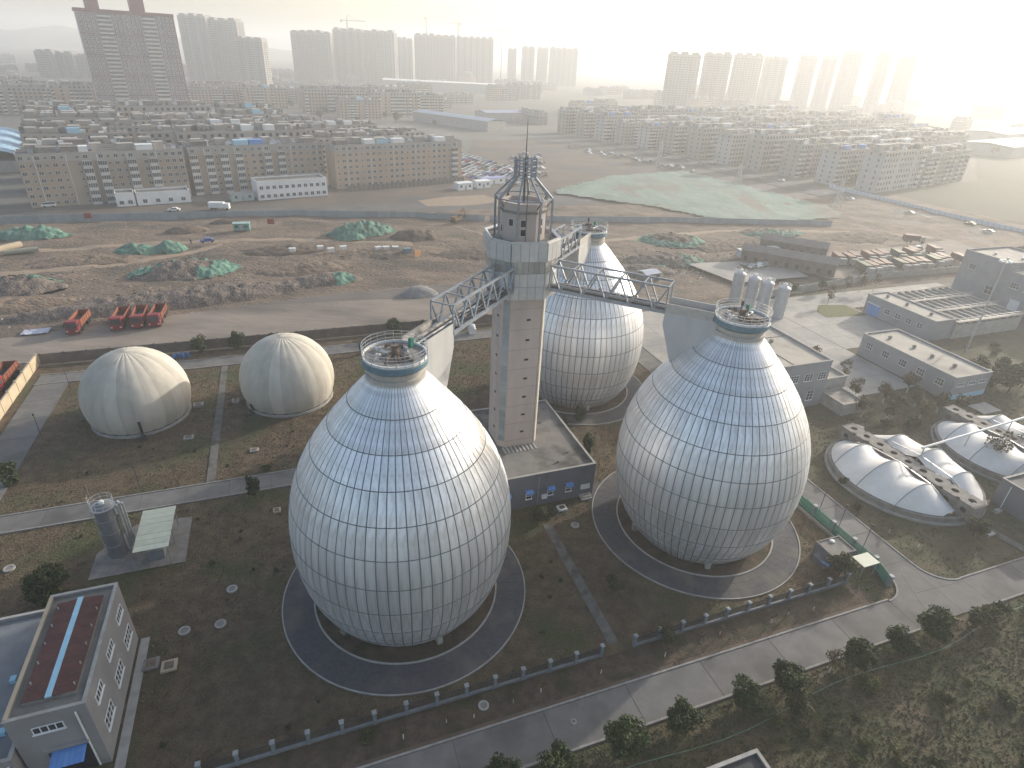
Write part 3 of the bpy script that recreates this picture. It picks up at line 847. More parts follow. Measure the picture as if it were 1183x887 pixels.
# ================================================================== gas holder domes
M_gore = [mat('dome_fabric_a', (.60, .555, .47), (.49, .455, .385), .9, scale=.5, detail=12, rand=.05, spec=.2, bump=.18, bump_scale=1.2, bd=.12, stretch=(1, 1, .35)),
          mat('dome_fabric_b', (.52, .48, .405), (.42, .39, .33), .9, scale=.5, detail=12, rand=.05, spec=.2, bump=.18, bump_scale=1.2, bd=.12, stretch=(1, 1, .35))]
def gore_mesh(k, n=24, Rr=8.2, zc=4.07):
    mb = MB(); th = math.pi / n; nrm = []
    ph0, ph1 = math.acos(-zc / Rr), .045
    ns, nt = 14, 3
    for i in range(ns + 1):
        ph = ph0 + (ph1 - ph0) * i / ns
        for j in range(nt + 1):
            t = th * (2 * j / nt - 1) * .985; bul = 1 + .006 * math.cos(math.pi / 2 * (2 * j / nt - 1))
            mb.v.append((Rr * bul * math.sin(ph) * math.cos(t), Rr * bul * math.sin(ph) * math.sin(t), zc + Rr * bul * math.cos(ph)))
    w = nt + 1
    for i in range(ns):
        for j in range(nt): mb.f.append([i * w + j, i * w + j + 1, (i + 1) * w + j + 1, (i + 1) * w + j]); mb.m.append(0)
    return mb.mesh('fabric_gore', M_gore[k], smooth=True)
GORE = [gore_mesh(0), gore_mesh(1)]
def dome(u, v, label, boxes):
    root = thing('gas_holder', label, 'gas holder', S(u, v), A, 'membrane gas holders')
    MB().lathe([(7.7, 0), (7.7, .45), (7.25, .45), (7.25, .1)], 48, cap=False).obj('base_ring', M_conc, root)
    MB().ring(7.3, .6, .3, 48, .42).obj('clamp_ring', M_steel_dk, root)
    MB().lathe([(8.13 * math.sin(p), 4.07 + 8.13 * math.cos(p)) for p in [math.acos(-4.0 / 8.13) * (1 - i / 12) + .03 * i / 12 for i in range(13)]], 48).obj('inner_membrane', M_gore[1], root, smooth=True)
    for k in range(24):
        link('fabric_gore', GORE[(k // 2 + (k * 5 // 7)) % 2], root, None, 2 * math.pi * k / 24)
    MB().lathe([(.5, 12.22), (.5, 12.3), (.15, 12.36)], 16).obj('crown_cap', M_gore[1], root)
    for k, (a, hgt) in enumerate(boxes):
        aa = R(a) - A
        pts = []
        for i in range(8):
            ph = math.acos(-4.07 / 8.2) - (hgt / 8.2) * i / 7
            pts.append((8.32 * math.sin(ph) * math.cos(aa), 8.32 * math.sin(ph) * math.sin(aa), 4.07 + 8.32 * math.cos(ph)))
        MB().tube(pts, .2, 6).obj('hose', M_black, root)
        q = MB(); q.box(-.7, -.5, 0, .7, .5, .3); q.cyl((-.4, 0, .3), (-.4, 0, .85), .2); q.cyl((.35, 0, .3), (.35, 0, .7), .16)
        q.obj('blower', M_steel_dk, root, (8.6 * math.cos(aa), 8.6 * math.sin(aa), .05), aa)
    return root
dome(-57.2, 31.24, 'pale fabric gas holder dome beside the cream wall with red trucks behind', ((196, 5.0), (-60, 3.4)))
dome(-32.7, 31.24, 'pale fabric gas holder dome nearer the stair tower', ((-125, 2.0),))
# ================================================================== two storey building with the red roof
M_leftr = mat('warm_grey_render', (.30, .29, .28), (.25, .24, .235), .85, scale=.35, detail=8)
M_redroof = mat('red_sheet_roof', (.165, .066, .052), (.105, .05, .042), .6, scale=1.2, rand=.12, detail=8)
t, a, b_ = flat_building('workshop', 'two storey grey workshop with a red corrugated roof and pale blue ridge strip', -56.0, -33.2, -50.2, -19.4, 8.2, M_leftr, mat('workshop_roof', (.24, .23, .20), (.17, .165, .15), .9, scale=.5), .35, .22)
# corrugated sheets, each one a piece, on either side of a translucent ridge strip
def corr(w, L_, n):
    mb = MB()
    mb.grid(n * 4, 1, lambda s_, q: ((q - .5) * w, (s_ - .5) * L_, .05 * (1 if int(s_ * n * 4 + .5) % 4 in (1, 2) else 0)))
    return mb.mesh('roof_sheet', M_redroof)
cs = corr(1.75, .98, 6)
for i in range(11):
    for sgn in (-1, 1):
        o = link('roof_sheet', cs, t, (sgn * 1.12, -5.0 + i * 1.0, 8.72 - .0), 0); o.rotation_euler = (0, sgn * R(5), 0)
MB().box(-.24, -5.6, 8.72, .24, 5.6, 8.86).obj('ridge_strip', M_ltblue, t)
mbb = MB(); mbb.box(-1.95, -5.55, 8.23, 1.95, 5.55, 8.62); mbb.obj('roof_curb', M_conc_dark, t)
for k in range(10):
    MB().cyl((0, 0, 8.6), (0, 0, 8.98), .07).obj('vent_pipe', M_conc, t, (-1.7 if k % 2 else 1.75, -4.8 + k * 1.05, 0))
w3, w4 = win_mesh(1.9, .9, 4), win_mesh(2.3, 1.35, 4, 2)
for y in (-4.3, .2, 4.6):
    put_win(w3, t, (a + .01, y, 6.0), R(90)); put_win(w4, t, (a + .01, y, 2.4), R(90))
wf = win_mesh(2.2, .75, 4)
put_win(wf, t, (-.2, -b_ - .01, 6.3), 0)
MB().box(-1.5, -.04, .1, 1.5, .05, 3.4).obj('doorway', M_dark, t, (.4, -b_, 0))
q = MB(); q.grid(12, 1, lambda s_, p: ((s_ - .5) * 2.6, -p * 1.5, 4.25 - .3 * p + .03 * (int(s_ * 12 + .5) % 2))); q.obj('door_canopy', M_blue, t, (.5, -b_ - .02, -.75))
MB().box(-1.7, -.25, 3.95, 1.7, .02, 4.15).obj('lintel', M_leftr, t, (.4, -b_, 0))
for x, y in ((2.05, -b_ - .12), (-a - .1, 2)):
    MB().cyl((0, 0, .2), (0, 0, 7.9), .08).obj('downpipe', M_white2, t, (x, y, 0))
MB().box(-a - .02, -b_ + .2, 8.62, -a + .3, b_ - .2, 8.68).obj('parapet_flashing', M_wallcream, t)
t, a, b_ = flat_building('workshop_annex', 'flat roofed single storey annex against the red roofed workshop', -74, -34.0, -56.25, -17.2, 4.5, M_leftr, mat('annex_roof', (.22, .225, .235), (.17, .175, .18), .9, scale=.5, detail=8), .4)
for x, y in ((6.6, .2), (7.4, -5.3), (2.6, -2)):
    MB().box(-.25, -.3, 4.53, .25, .3, 4.95).obj('roof_vent', M_ltblue, t, (x, y, 0))
MB().cyl((0, 0, .2), (0, 0, 4.2), .08).obj('downpipe', M_white2, t, (a - .35, -b_ - .1, 0))
put_win(win_mesh(2, 1.2, 3), t, (a - 2.4, -b_ - .01, 1.5), 0)

# desulphurising column with its pipes
t = thing('scrubber_column', 'tall dark grey scrubber column with side pipes beside the pale canopy', 'process tower', S(-54.6, -4.6), A)
MB().lathe([(1.05, 0), (1.05, 7.8), (.9, 7.95), (.45, 8.25)], 24).obj('column', mat('column_steel', (.22, .23, .245), (.17, .178, .19), .5, metal=.3, scale=1), t, smooth=False)
for z in (2.0, 4.0, 6.0, 7.7): MB().ring(1.07, z, .1, 24).obj('flange', M_steel, t)
for k, (x, y, r) in enumerate(((1.45, .1, .16), (1.5, .75, .22), (1.95, .45, .16))):
    MB().tube([(x * .6, y, 7.3), (x, y, 7.5), (x, y, .6), (x + .6, y, .4)], r, 8).obj('riser_pipe', M_galv, t)
for hgt in (.55, 1.05): MB().ring(1.25, 7.8 + hgt, .05, 24).obj('guard_rail', M_galv, t)
me = MB().cyl((1.25, 0, 7.7), (1.25, 0, 8.87), .03, n=5).mesh('rail_post', M_galv)
for k in range(10): link('rail_post', me, t, None, k * R(36))
MB().lathe([(1.32, 7.68), (1.32, 7.76)], 24).obj('top_platform', M_galv, t)
MB().lathe([(.32, 8.2), (.32, 8.5), (.2, 8.62), (.0, 8.66)], 12, False).obj('relief_valve', M_white, t)
q = MB()
for sx in (-.22, .22): q.cyl((-1.3, sx, .2), (-1.3, sx, 9.6), .03, n=5)
for k in range(24): q.cyl((-1.3, -.22, .5 + k * .38), (-1.3, .22, .5 + k * .38), .02, n=4)
q.obj('ladder', mat('ladder_cream', (.5, .45, .33), (.4, .36, .27), .7, scale=2), t)
MB().cyl((0, 0, 7.7), (0, 0, 11), .035, n=5).obj('lightning_rod', M_galv, t, (-1.1, .5, 0))

t = thing('canopy_shed', 'open shed with a pale green flat sheet roof beside the scrubber column', 'shed', S(-49.9, -4.6), A)
M_pale = mat('pale_roof_sheet', (.56, .58, .46), (.50, .52, .41), .6, scale=1.2, rand=.04)
me = MB().box(-1.95, -.48, 0, 1.95, .48, .05).mesh('roof_sheet', M_pale)
for i in range(8): link('roof_sheet', me, t, (0, -3.5 + i * 1.0, 3.0 + rng.uniform(0, .03)))
for x in (-1.7, 1.7):
    for y in (-3.6, 0, 3.6): MB().cyl((0, 0, .1), (0, 0, 3.0), .07).obj('post', M_galv, t, (x, y, 0))
for x in (-1.7, 1.7): MB().beam((x, -3.9, 2.93), (x, 3.9, 2.93), .12).obj('roof_beam', M_galv, t)
q = MB(); q.box(-1, -2.6, .1, .9, -1.2, 1.5); q.cyl((0, .8, .1), (0, .8, 1.7), .6, n=14); q.obj('pump_skid', M_steel, t)

# ================================================================== fence along the service road
M_post = mat('fence_post', (.22, .255, .27), (.16, .19, .20), .8, scale=2)
M_cap = mat('post_cap', (.36, .375, .375), (.28, .29, .29), .7, scale=2)
def railing(label, u0, u1, v, n):
    t = thing('railing_fence', label, 'fence', S((u0 + u1) / 2, v), A)
    L_ = u1 - u0
    MB().box(-L_ / 2, -.12, 0, L_ / 2, .12, .38).obj('plinth_wall', mat('plinth_grey', (.24, .25, .255), (.17, .175, .18), .85, scale=1), t)
    pm = MB().box(-.17, -.17, 0, .17, .17, 1.75).mesh('post', M_post)
    cm = MB().box(-.23, -.23, 1.75, .23, .23, 1.83).prism([(-.15, -.15), (.15, -.15), (.15, .15), (-.15, .15)], 1.83, 1.9).mesh('post_cap', M_cap)
    for i in range(n + 1):
        p = link('post', pm, t, (-L_ / 2 + L_ * i / n, 0, 0)); link('post_cap', cm, p)
    for z in (.75, 1.5): MB().beam((-L_ / 2, 0, z), (L_ / 2, 0, z), .05).obj('rail', M_steel_dk, t)
    q = MB(); k = -L_ / 2
    while k < L_ / 2:
        q.beam((k, 0, .5), (k, 0, 1.62), .045); k += .16
    stuff(q.obj('pickets', M_steel_dk, t))
    return t
railing('low wall and dark railing with white capped posts along the service road verge', -58, -2.4, -37.0, 18)
railing('railing with white capped posts from the footpath gap to the corner kiosk', 1.8, 33, -37.0, 10)
t = thing('mesh_fence', 'green mesh fence with white capped posts along the side road', 'fence', S(39.0, -21.5), A)
pts = [(0, 0), (0, -3.6), (0, -7.2), (0, -10.8), (0, -14.4)]
for i, (x, y) in enumerate(pts + [(-1.0, -17.6)]):
    p = MB().box(-.2, -.2, 0, .2, .2, 1.8).obj('post', M_post, t, (x, y, 0)); MB().box(-.27, -.27, 1.8, .27, .27, 1.92).obj('post_cap', M_cap, p)
pp = pts + [(-1.0, -17.6)]
for (x0, y0), (x1, y1) in zip(pp[:-1], pp[1:]):
    q = MB(); d = Vector((x1 - x0, y1 - y0)); ln = d.length
    for i in range(int(ln / .09)): 
        f = i * .09 / ln; q.beam((x0 + d.x * f, y0 + d.y * f, .35), (x0 + d.x * f, y0 + d.y * f, 1.65), .045)
    for z in (.4, .85, 1.3, 1.65): q.beam((x0, y0, z), (x1, y1, z), .06)
    q.obj('mesh_panel', M_greenf, t)
    q = MB(); q.beam((x0, y0, .18), (x1, y1, .18), .24, .36); q.obj('plinth', M_greenf, t)
# kerb wall behind it
q = kerb_line([(38.1, -22), (38.1, -30.6)], 'garden_wall', .2, .45); tag(q, 'low pale garden wall beside the green mesh fence', 'wall')

# kiosk in the corner
t = thing('meter_kiosk', 'low slate kiosk with a flat roof and blue tarpaulin by the fence corner', 'kiosk', S(35.0, -32.8), A)
MB().box(-2.0, -1.5, 0, 2.0, 1.5, 1.9).obj('wall', M_slate, t)
MB().box(-1.85, -1.35, 1.9, 1.85, 1.35, 1.96).obj('roof', M_roof, t)
for x0, y0, x1, y1 in ((-2, -1.5, 2, -1.35), (-2, 1.35, 2, 1.5), (-2, -1.35, -1.85, 1.35), (1.85, -1.35, 2, 1.35)): MB().box(x0, y0, 1.9, x1, y1, 2.1).obj('parapet', M_conc_dark, t)
MB().box(-3.0, -1.4, 0, -2.03, .6, .9).obj('bin_store', M_slate, t)
q = MB(); q.grid(6, 6, lambda s_, p: (-2.75 + s_ * 1.5 - 0, -1.5 + p * 1.0, 1.3 - s_ * .5 + .08 * math.sin(s_ * 9 + p * 7)))
tag(q.obj('tarpaulin', M_blue, None, S(35.0 - .6, -33.4), A), 'crumpled blue tarpaulin draped on the kiosk store', 'tarpaulin')
q = MB(); q.lathe([(.3, 0), (.38, .1), (.3, .22), (.1, .27)], 10); tag(q.obj('sack', M_white, None, S(35.2, -31.9, 1.97), A), 'white sack lying on the kiosk roof', 'sack')
t = thing('canopy', 'small pale lean to canopy at the rounded road corner', 'canopy', S(36.9, -36.0), A)
MB().box(-1.4, -1.0, 2.0, 1.3, 1.0, 2.08).obj('roof_sheet', M_pale, t)
for x, y in ((-1.2, -.8), (1.1, -.8), (1.1, .8), (-1.2, .8)): MB().cyl((x, y, 0), (x, y, 2.0), .06, n=6).obj('post', M_galv, t)

# ================================================================== process buildings to the north-east
def roof_units(t, spots, z, m=None):
    for x, y in spots:
        q = MB(); q.cyl((0, 0, z), (0, 0, z + .35), .35, n=12); q.cyl((0, 0, z + .35), (0, 0, z + .7), .5, .25, n=12); q.obj('roof_ventilator', m or M_conc_dark, t, (x, y, 0))
t, a, b_ = flat_building('machine_hall', 'two storey grey machine hall behind the egg by the side road', 48.5, 1.2, 65.6, 26.5, 9.4, M_greyr, M_roof_lt, .4)
wx = win_mesh(1.9, 1.5, 3, 3)
for x in (3.6, 6.9, .2, -4): put_win(wx, t, (x, -b_ - .01, 6.0), 0)
for x in (5.3, 1.4, -3): put_win(win_mesh(1.5, 2.1, 2, 3), t, (x, -b_ - .01, 1.6), 0)
MB().beam((-8, 0, 9.48), (8, 0, 9.48), .1).obj('roof_seam', M_conc_dark, t); MB().beam((0, -12, 9.48), (0, 12, 9.48), .1).obj('roof_seam', M_conc_dark, t)
roof_units(t, ((-2, 3), (3, -2), (5, 6)), 9.43)
q = MB(); q.grid(12, 12, lambda s_, p: (-.5 + 3.4 * (s_ - .5) * math.sqrt(max(0, 1 - (2 * p - 1) ** 2)), 3.4 * (p - .5), 1.4 * math.sqrt(max(0, 1 - (2 * p - 1) ** 2)) * math.sqrt(max(0, 1 - (2 * s_ - 1) ** 2)) + 4.5))
tag(q.obj('skylight', mat('dome_plastic', (.55, .66, .74), (.48, .6, .68), .25, scale=1), None, S(70.0, 26.5), A), 'rounded pale blue plastic cover on the walled tank beside the machine hall', 'tank cover')
t, a, b_ = flat_building('walled_tank', 'low walled concrete tank along the machine hall side', 66.2, 2.5, 72.6, 30, 4.4, M_conc, M_roof_lt, .4)
t, a, b_ = flat_building('lean_to', 'low concrete walled enclosure with a pale roof beside the machine hall', 66.2, -3.6, 71.6, 2.2, 2.2, M_conc, M_roof_lt, .3)
t, a, b_ = flat_building('control_block', 'long low grey control block with a pale roof and square windows', 93.2, -5.0, 103.9, 17.8, 5.0, M_greyr, M_roof_lt, .35)
for k in range(5): put_win(win_mesh(1.7, 1.5, 3, 2), t, (-a - .01, -8.6 + k * 4.4, 2.4), R(-90))
for k in range(3): put_win(win_mesh(2.0, .7, 4), t, (-3.2 + k * 3.2, -b_ - .01, 3.2), 0)
MB().box(-a - .03, -b_ - .03, .15, a + .03, -b_ + .02, 1.2).obj('blue_dado', M_ltblue, t)
roof_units(t, ((-1, 8), (0, 2.6), (-.5, -2.2), (0, -7)), 5.03)
t, a, b_ = flat_building('filter_house', 'long grey filter house with a blue roller door facing the concrete yard', 118.1, 19, 125.2, 39.3, 5.0, M_greyr, M_roof_lt, .3)
MB().box(-.04, -1.9, .1, .05, 1.9, 3.2).obj('roller_door', M_blue, t, (-a, 7.2, 0)); MB().box(-.5, -2.0, 3.2, .02, 2.0, 3.4).obj('door_lintel', M_white2, t, (-a, 7.2, 0))
for k in range(4): put_win(win_mesh(1.5, 1.3, 2, 2), t, (-a - .01, 3 - k * 3.2, 2.1), R(-90))
roof_units(t, ((0, 7), (0, 1), (0, -6)), 5.03)
# aeration basin with walkways between open cells
t = thing('aeration_basin', 'open concrete aeration basin with rows of channels beside the filter house', 'basin', S(137.5, 29.6), A)
MB().box(-12, -11, -.1, 12.5, 11, 3.6).obj('tank_body', M_conc, t)
MB().box(-11.7, -10.7, 3.6, 12.2, 10.7, 3.64).obj('water', mat('basin_water', (.10, .11, .10), (.13, .135, .12), .15, scale=.5, spec=.6), t)
for k in range(10):
    MB().box(-.22, -10.9, 3.62, .22, 10.9, 4.5).obj('channel_wall', M_conc, t, (-11.8 + k * 2.68, 0, 0))
for y in (-10.8, -3.6, 3.6, 10.8): MB().box(-12, -.55, 4.5, 12.5, .55, 4.62).obj('walkway', M_roof_lt, t, (0, y, 0))
for y in (-10.8, -3.6, 3.6, 10.8):
    for z in (5.1, 5.6): MB().beam((-12, y - .5, z), (12.5, y - .5, z), .06).obj('guard_rail', M_galv, t)
t, a, b_ = flat_building('dewatering_hall', 'tall grey dewatering hall with blank walls behind the aeration basin', 165, 34.2, 184, 48.6, 12.0, M_greyr, M_roof_lt, .5)
put_win(win_mesh(2.2, 2.4, 2, 2), t, (-a - .01, -3.5, 2.0), R(-90)); put_win(win_mesh(2.2, 1.4, 2, 2), t, (-a - .01, 3.5, 7.5), R(-90))
roof_units(t, ((-6, -3), (-4, 2), (-1, -4)), 12.03, M_galv)
t, a, b_ = flat_building('dewatering_wing', 'grey wing stepping out beside the dewatering hall', 163, 16, 186, 33.6, 10.2, M_greyr, M_roof_lt, .5)
for k in range(4): put_win(win_mesh(2.4, 1.6, 3, 2), t, (-a - .01, -6 + k * 3.9, 6.3), R(-90)); 
MB().box(-.04, -1.4, .1, .05, 1.4, 3.4).obj('roller_door', M_white2, t, (-a, 4, 0))

# floodlight mast
t = thing('floodlight_mast', 'tall slim floodlight mast with a ring of lamps on the lawn', 'light mast', S(121.8, 11.9), A)
MB().cyl((0, 0, 0), (0, 0, 22.6), .22, .11, n=10).obj('mast', M_galv, t)
MB().ring(.9, 22.5, .1, 16).obj('lamp_ring', M_galv, t)
lm = MB().box(-.28, -.2, -.25, .28, .2, .12).mesh('floodlight', M_white)
for k in range(8):
    link('floodlight', lm, t, (1.05 * math.cos(k * R(45)), 1.05 * math.sin(k * R(45)), 22.5), k * R(45))
    q = MB(); q.beam((0, 0, 22.3), (.9 * math.cos(k * R(45)), .9 * math.sin(k * R(45)), 22.5), .06); q.obj('arm', M_galv, t)

# silos
silo_m = mat('silo_steel', (.48, .50, .52), (.40, .42, .445), .45, metal=.4, scale=.8, rand=.05)
SL = ['narrow grey silo in the cluster, closest to the machine hall', 'grey silo in the cluster beside the yard wall', 'grey silo in the middle of the cluster', 'grey silo at the filter house end of the cluster']
for k, (u, v) in enumerate(((86.6, 54.6), (88.0, 50.2), (89.0, 46.2), (90.4, 41.6))):
    t = thing('silo', SL[k], 'silo', S(u, v), A, 'silos by the yard')
    MB().lathe([(1.6, 0), (1.6, 8.2), (1.4, 8.45), (.4, 8.9)], 28).obj('shell', silo_m, t)
    for z in (1.8, 3.6, 5.4, 7.0, 8.15): MB().ring(1.62, z, .07, 28).obj('hoop', M_galv, t)
    for hgt in (.5, 1.0): MB().ring(1.55, 8.3 + hgt, .06, 20).obj('guard_rail', M_white, t)
    me = MB().cyl((1.55, 0, 8.1), (1.55, 0, 9.32), .035, n=5).mesh('rail_post', M_white)
    for j in range(10): link('rail_post', me, t, None, j * R(36))
    q = MB(); q.cyl((0, 0, 8.7), (0, 0, 9.7), .22, n=8); q.box(-.5, -.4, 8.8, .5, .4, 9.4); q.obj('filter_unit', M_white, t)
    MB().beam((1.75, .3, .2), (1.75, .3, 9.0), .3, .1).obj('ladder', M_galv, t)

# ================================================================== covered round tanks
M_memb = mat('tank_membrane', (.72, .70, .66), (.63, .61, .57), .6, scale=.5, detail=8, rand=.04)
def clarifier(u, v, label):
    root = thing('covered_tank', label, 'covered tank', S(u, v), A + R(3), 'membrane covered round tanks')
    r = 10.9
    MB().lathe([(r + .35, 0), (r + .35, 1.15), (r - .1, 1.15), (r - .1, .2)], 56, cap=False).obj('tank_wall', M_conc_dark, root)
    MB().lathe([(r + .75, 0), (r + .75, .35), (r + .3, .35)], 56, cap=False).obj('footing', M_conc, root)
    MB().lathe([(r - .15, .1), (r - .2, .5)], 40).obj('water', MATS['basin_water'], root)
    # spine: a hollow channel with round openings on top and sides
    n = 9; L_ = 2 * r + 1.6; cell = L_ / n; w = 1.5; z0, z1 = .2, 3.3
    top = MB(); 
    def holed(mb, fn, sx, sy, hr):
        seg = 16; o = []; i_ = []
        for k in range(seg):
            a = 2 * math.pi * (k + .5) / seg; c, s_ = math.cos(a), math.sin(a)
            m_ = max(abs(c), abs(s_)); o.append((sx * c / m_, sy * s_ / m_)); i_.append((hr * c, hr * s_))
        mb.add([fn(*p, 0) for p in o] + [fn(*p, 0) for p in i_] + [fn(*p, -.22) for p in i_],
               [(k, (k + 1) % seg, seg + (k + 1) % seg, seg + k) for k in range(seg)] + [(seg + k, seg + (k + 1) % seg, 2 * seg + (k + 1) % seg, 2 * seg + k) for k in range(seg)])
    tm, sm = MB(), MB()
    for k in range(n):
        c = -L_ / 2 + (k + .5) * cell
        q = MB(); holed(q, lambda x, y, d: (x, c + y, z1 + d), w, cell / 2, .55); q.obj('spine_cover', M_conc_dark, root)
        for sgn in (-1, 1):
            q = MB(); holed(q, lambda x, y, d: (sgn * (w + d), c + x, (z0 + z1) / 2 + .25 + y), cell / 2, (z1 - z0) / 2 - .25, .5); q.obj('spine_side', M_conc_dark, root)
    MB().box(-w + .15, -L_ / 2, .15, w - .15, L_ / 2, .3).obj('spine_floor', M_dark, root)
    for y in (-L_ / 2, L_ / 2): MB().box(-w, y - .12, .1, w, y + .12, z1).obj('spine_end', M_conc_dark, root)
    # membranes: saddles slung between arched ribs, high by the spine and down to the rim
    ribs = [-9.9, -5.6, 0.0, 5.6, 9.9]; hts = [.35, 2.7, 3.3, 2.7, .35]
    def Hs(y):
        for (a0, h0), (a1, h1) in zip(zip(ribs[:-1], hts[:-1]), zip(ribs[1:], hts[1:])):
            if a0 <= y <= a1:
                f = (y - a0) / (a1 - a0); return h0 + (h1 - h0) * f - 1.0 * math.sin(math.pi * f) * (min(h0, h1) / 2.7) ** .5 * (.55 if min(h0, h1) < 1 else 1)
        return .3
    def pt(sgn, y, q):
        xo = math.sqrt(max(.01, (r - .05) ** 2 - y * y)); x0 = 2.1
        x = x0 + (max(xo, x0 + .05) - x0) * q
        z = 1.25 + Hs(y) * math.sin(math.pi * (.25 + .75 * q)) ** .85
        return (sgn * x, y, z)
    for sgn in (-1, 1):
        for k in range(4):
            q = MB(); q.grid(10, 12, lambda s_, p: pt(sgn, ribs[k] + .02 + (ribs[k + 1] - ribs[k] - .04) * s_, p)); q.obj('membrane_panel', M_memb, root, smooth=True)
        for y in ribs[1:-1]:
            MB().tube([Vector(pt(sgn, y, p / 12)) + Vector((0, 0, .05)) for p in range(13)], .07, 6).obj('arch_rib', M_steel, root)
            MB().cyl((sgn * 2.1, y, .3), pt(sgn, y, 0), .1, n=6).obj('rib_post', M_galv, root)
        MB().tube([Vector(pt(sgn, -9.9 + 19.8 * p / 24, 0)) for p in range(25)], .06, 5).obj('edge_cable', M_galv, root)
        MB().tube([pt(sgn, ribs[0], .02), pt(sgn, ribs[1], .05), pt(sgn, 0, .05), pt(sgn, ribs[3], .05), pt(sgn, ribs[4], .02)], .08, 5).obj('tie_bar', M_galv, root)
    q = MB(); q.box(-.7, -3.2, 0, .7, 0, .35); q.box(-.7, -1.6, .35, .7, 0, .8); q.obj('access_steps', M_conc, root, (0, -r - .5, 0))
    return root
clarifier(60.6, -22.0, 'round tank under white membrane covers with a concrete spine, beside the side road')
clarifier(85.6, -22.2, 'round tank under weathered white membrane covers, beyond the slate outbuilding')
t = thing('duct_line', 'long slender white duct carried over both membrane covered tanks', 'duct')
pa, pb = S(62.5, -22, 5.6), S(96, -20, 6.0)
MB().cyl(pa, pb, .2, n=10).obj('duct', M_white, t)
for f in (.02, .36, .7, .98):
    p = pa.lerp(pb, f); MB().cyl((p.x, p.y, 3.2), (p.x, p.y, p.z), .1, n=6).obj('support', M_galv, t)
t, a, b_ = flat_building('outbuilding', 'dark slate outbuilding with a flat roof beside the membrane covered tanks', 69.2, -38.5, 80, -30.8, 4.3, M_slate, M_roof, .3)
MB().cyl((0, 0, .2), (0, 0, 4.1), .07).obj('downpipe', M_white2, t, (-a - .1, 2.2, 0))
q = MB(); q.box(-.6, -.35, 0, .6, .35, .5); tag(q.obj('meter_box', M_conc, None, S(67.6, -33.0), A), 'low concrete meter box beside the slate outbuilding', 'box')
t, a, b_ = flat_building('gatehouse', 'small building with a dark flat roof and white parapet in the verge shrubs', -1.2, -59, 4.9, -52.6, 3.8, M_leftr, mat('gate_roof', (.07, .072, .075), (.05, .05, .052), .85, scale=1), .25)
# ================================================================== walls
def wall(name, label, pts, h, m, w=.3, n=None, frame=S):
    t = thing(name, label, 'wall', frame(*pts[0]), 0)
    o = frame(*pts[0])
    for (a, b_), (c, d) in zip(pts[:-1], pts[1:]):
        p, q = frame(a, b_), frame(c, d); ln = (q - p).length; k = max(1, round(ln / 4.0)); an = math.atan2(q.y - p.y, q.x - p.x)
        me = MB().box(-ln / k / 2 + .03, -w / 2, 0, ln / k / 2 - .03, w / 2, h).mesh('wall_panel', m)
        pm = MB().box(-.22, -.22, 0, .22, .22, h + .15).mesh('pier', m)
        for i in range(k):
            c_ = p.lerp(q, (i + .5) / k) - o; link('wall_panel', me, t, (c_.x, c_.y, -.05), an)
            c_ = p.lerp(q, i / k) - o; link('pier', pm, t, (c_.x, c_.y, -.05), an)
    return t
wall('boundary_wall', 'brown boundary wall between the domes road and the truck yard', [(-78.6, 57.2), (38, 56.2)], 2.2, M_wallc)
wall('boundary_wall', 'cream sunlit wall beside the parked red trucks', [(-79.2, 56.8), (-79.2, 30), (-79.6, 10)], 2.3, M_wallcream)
wall('boundary_wall', 'pale boundary wall behind the concrete yard', [(92, 54.6), (118, 57.2), (150, 61.5), (186, 60.5)], 2.2, M_conc)
# square inlet structures and small things round the domes
def slab_thing(name, label, cat, u, v, w, d, h, m, rz=0, extra=True, group=None):
    t = thing(name, label, cat, S(u, v), A + rz, group)
    MB().box(-w / 2, -d / 2, 0, w / 2, d / 2, h).obj('base', m, t)
    if extra: MB().box(-w * .3, -d * .3, h, w * .3, d * .3, h + .07).obj('cover', M_rust, t)
    return t
slab_thing('inspection_chamber', 'pale concrete inspection cover by the path between the domes', 'access cover', -49.0, 21.2, 1.5, 1.1, .3, M_conc)
slab_thing('inspection_chamber', 'pale concrete inspection cover below the dome nearer the tower', 'access cover', -38.8, 14.5, 1.3, 1.0, .3, M_conc)
slab_thing('inspection_chamber', 'grey stained inspection cover beside the workshop', 'access cover', -48.4, -23.4, 1.5, 1.4, .28, M_conc_dark)
slab_thing('inspection_chamber', 'yellowish square inspection cover beside the workshop', 'access cover', -46.6, -24.2, 1.5, 1.4, .28, M_wallcream)
slab_thing('inspection_chamber', 'white square inspection cover in front of the pump house', 'access cover', 3.5, -13.0, 1.3, 1.1, .35, M_white2)
slab_thing('inspection_chamber', 'flat pale slab on the lawn by the covered tanks', 'access cover', 66, -8, 2.4, 1.6, .2, M_conc, .4, False)
slab_thing('inspection_chamber', 'long pale slab on the lawn behind the second covered tank', 'access cover', 98, -9.5, 5, 3.4, .25, M_conc, .0, False)
slab_thing('valve_pit', 'concrete valve pit on the flank of the dome beside the cream wall', 'valve pit', -48.4, 31.8, 1.6, 1.2, .5, M_conc)
slab_thing('valve_pit', 'small valve pit beside the dome nearer the tower', 'valve pit', -42.2, 31.6, 1.2, 1.0, .5, M_conc)
slab_thing('inspection_chamber', 'cream square cover on the lawn by the first egg ring', 'access cover', -35.6, -1.8, 1.0, 1.0, .3, M_wallcream)
def manhole(u, v, label, s_=1.0):
    t = thing('manhole', label, 'manhole', S(u, v), A, 'round manholes on the lawns')
    MB().lathe([(.62 * s_, 0), (.62 * s_, .22), (.4 * s_, .22), (.4 * s_, .12)], 20, False).obj('collar', M_conc, t)
    MB().lathe([(.42 * s_, .1), (.42 * s_, .16)], 20).obj('lid', M_conc_dark, t)
MH = 'round concrete manhole collar set in the brown lawn by the workshop'
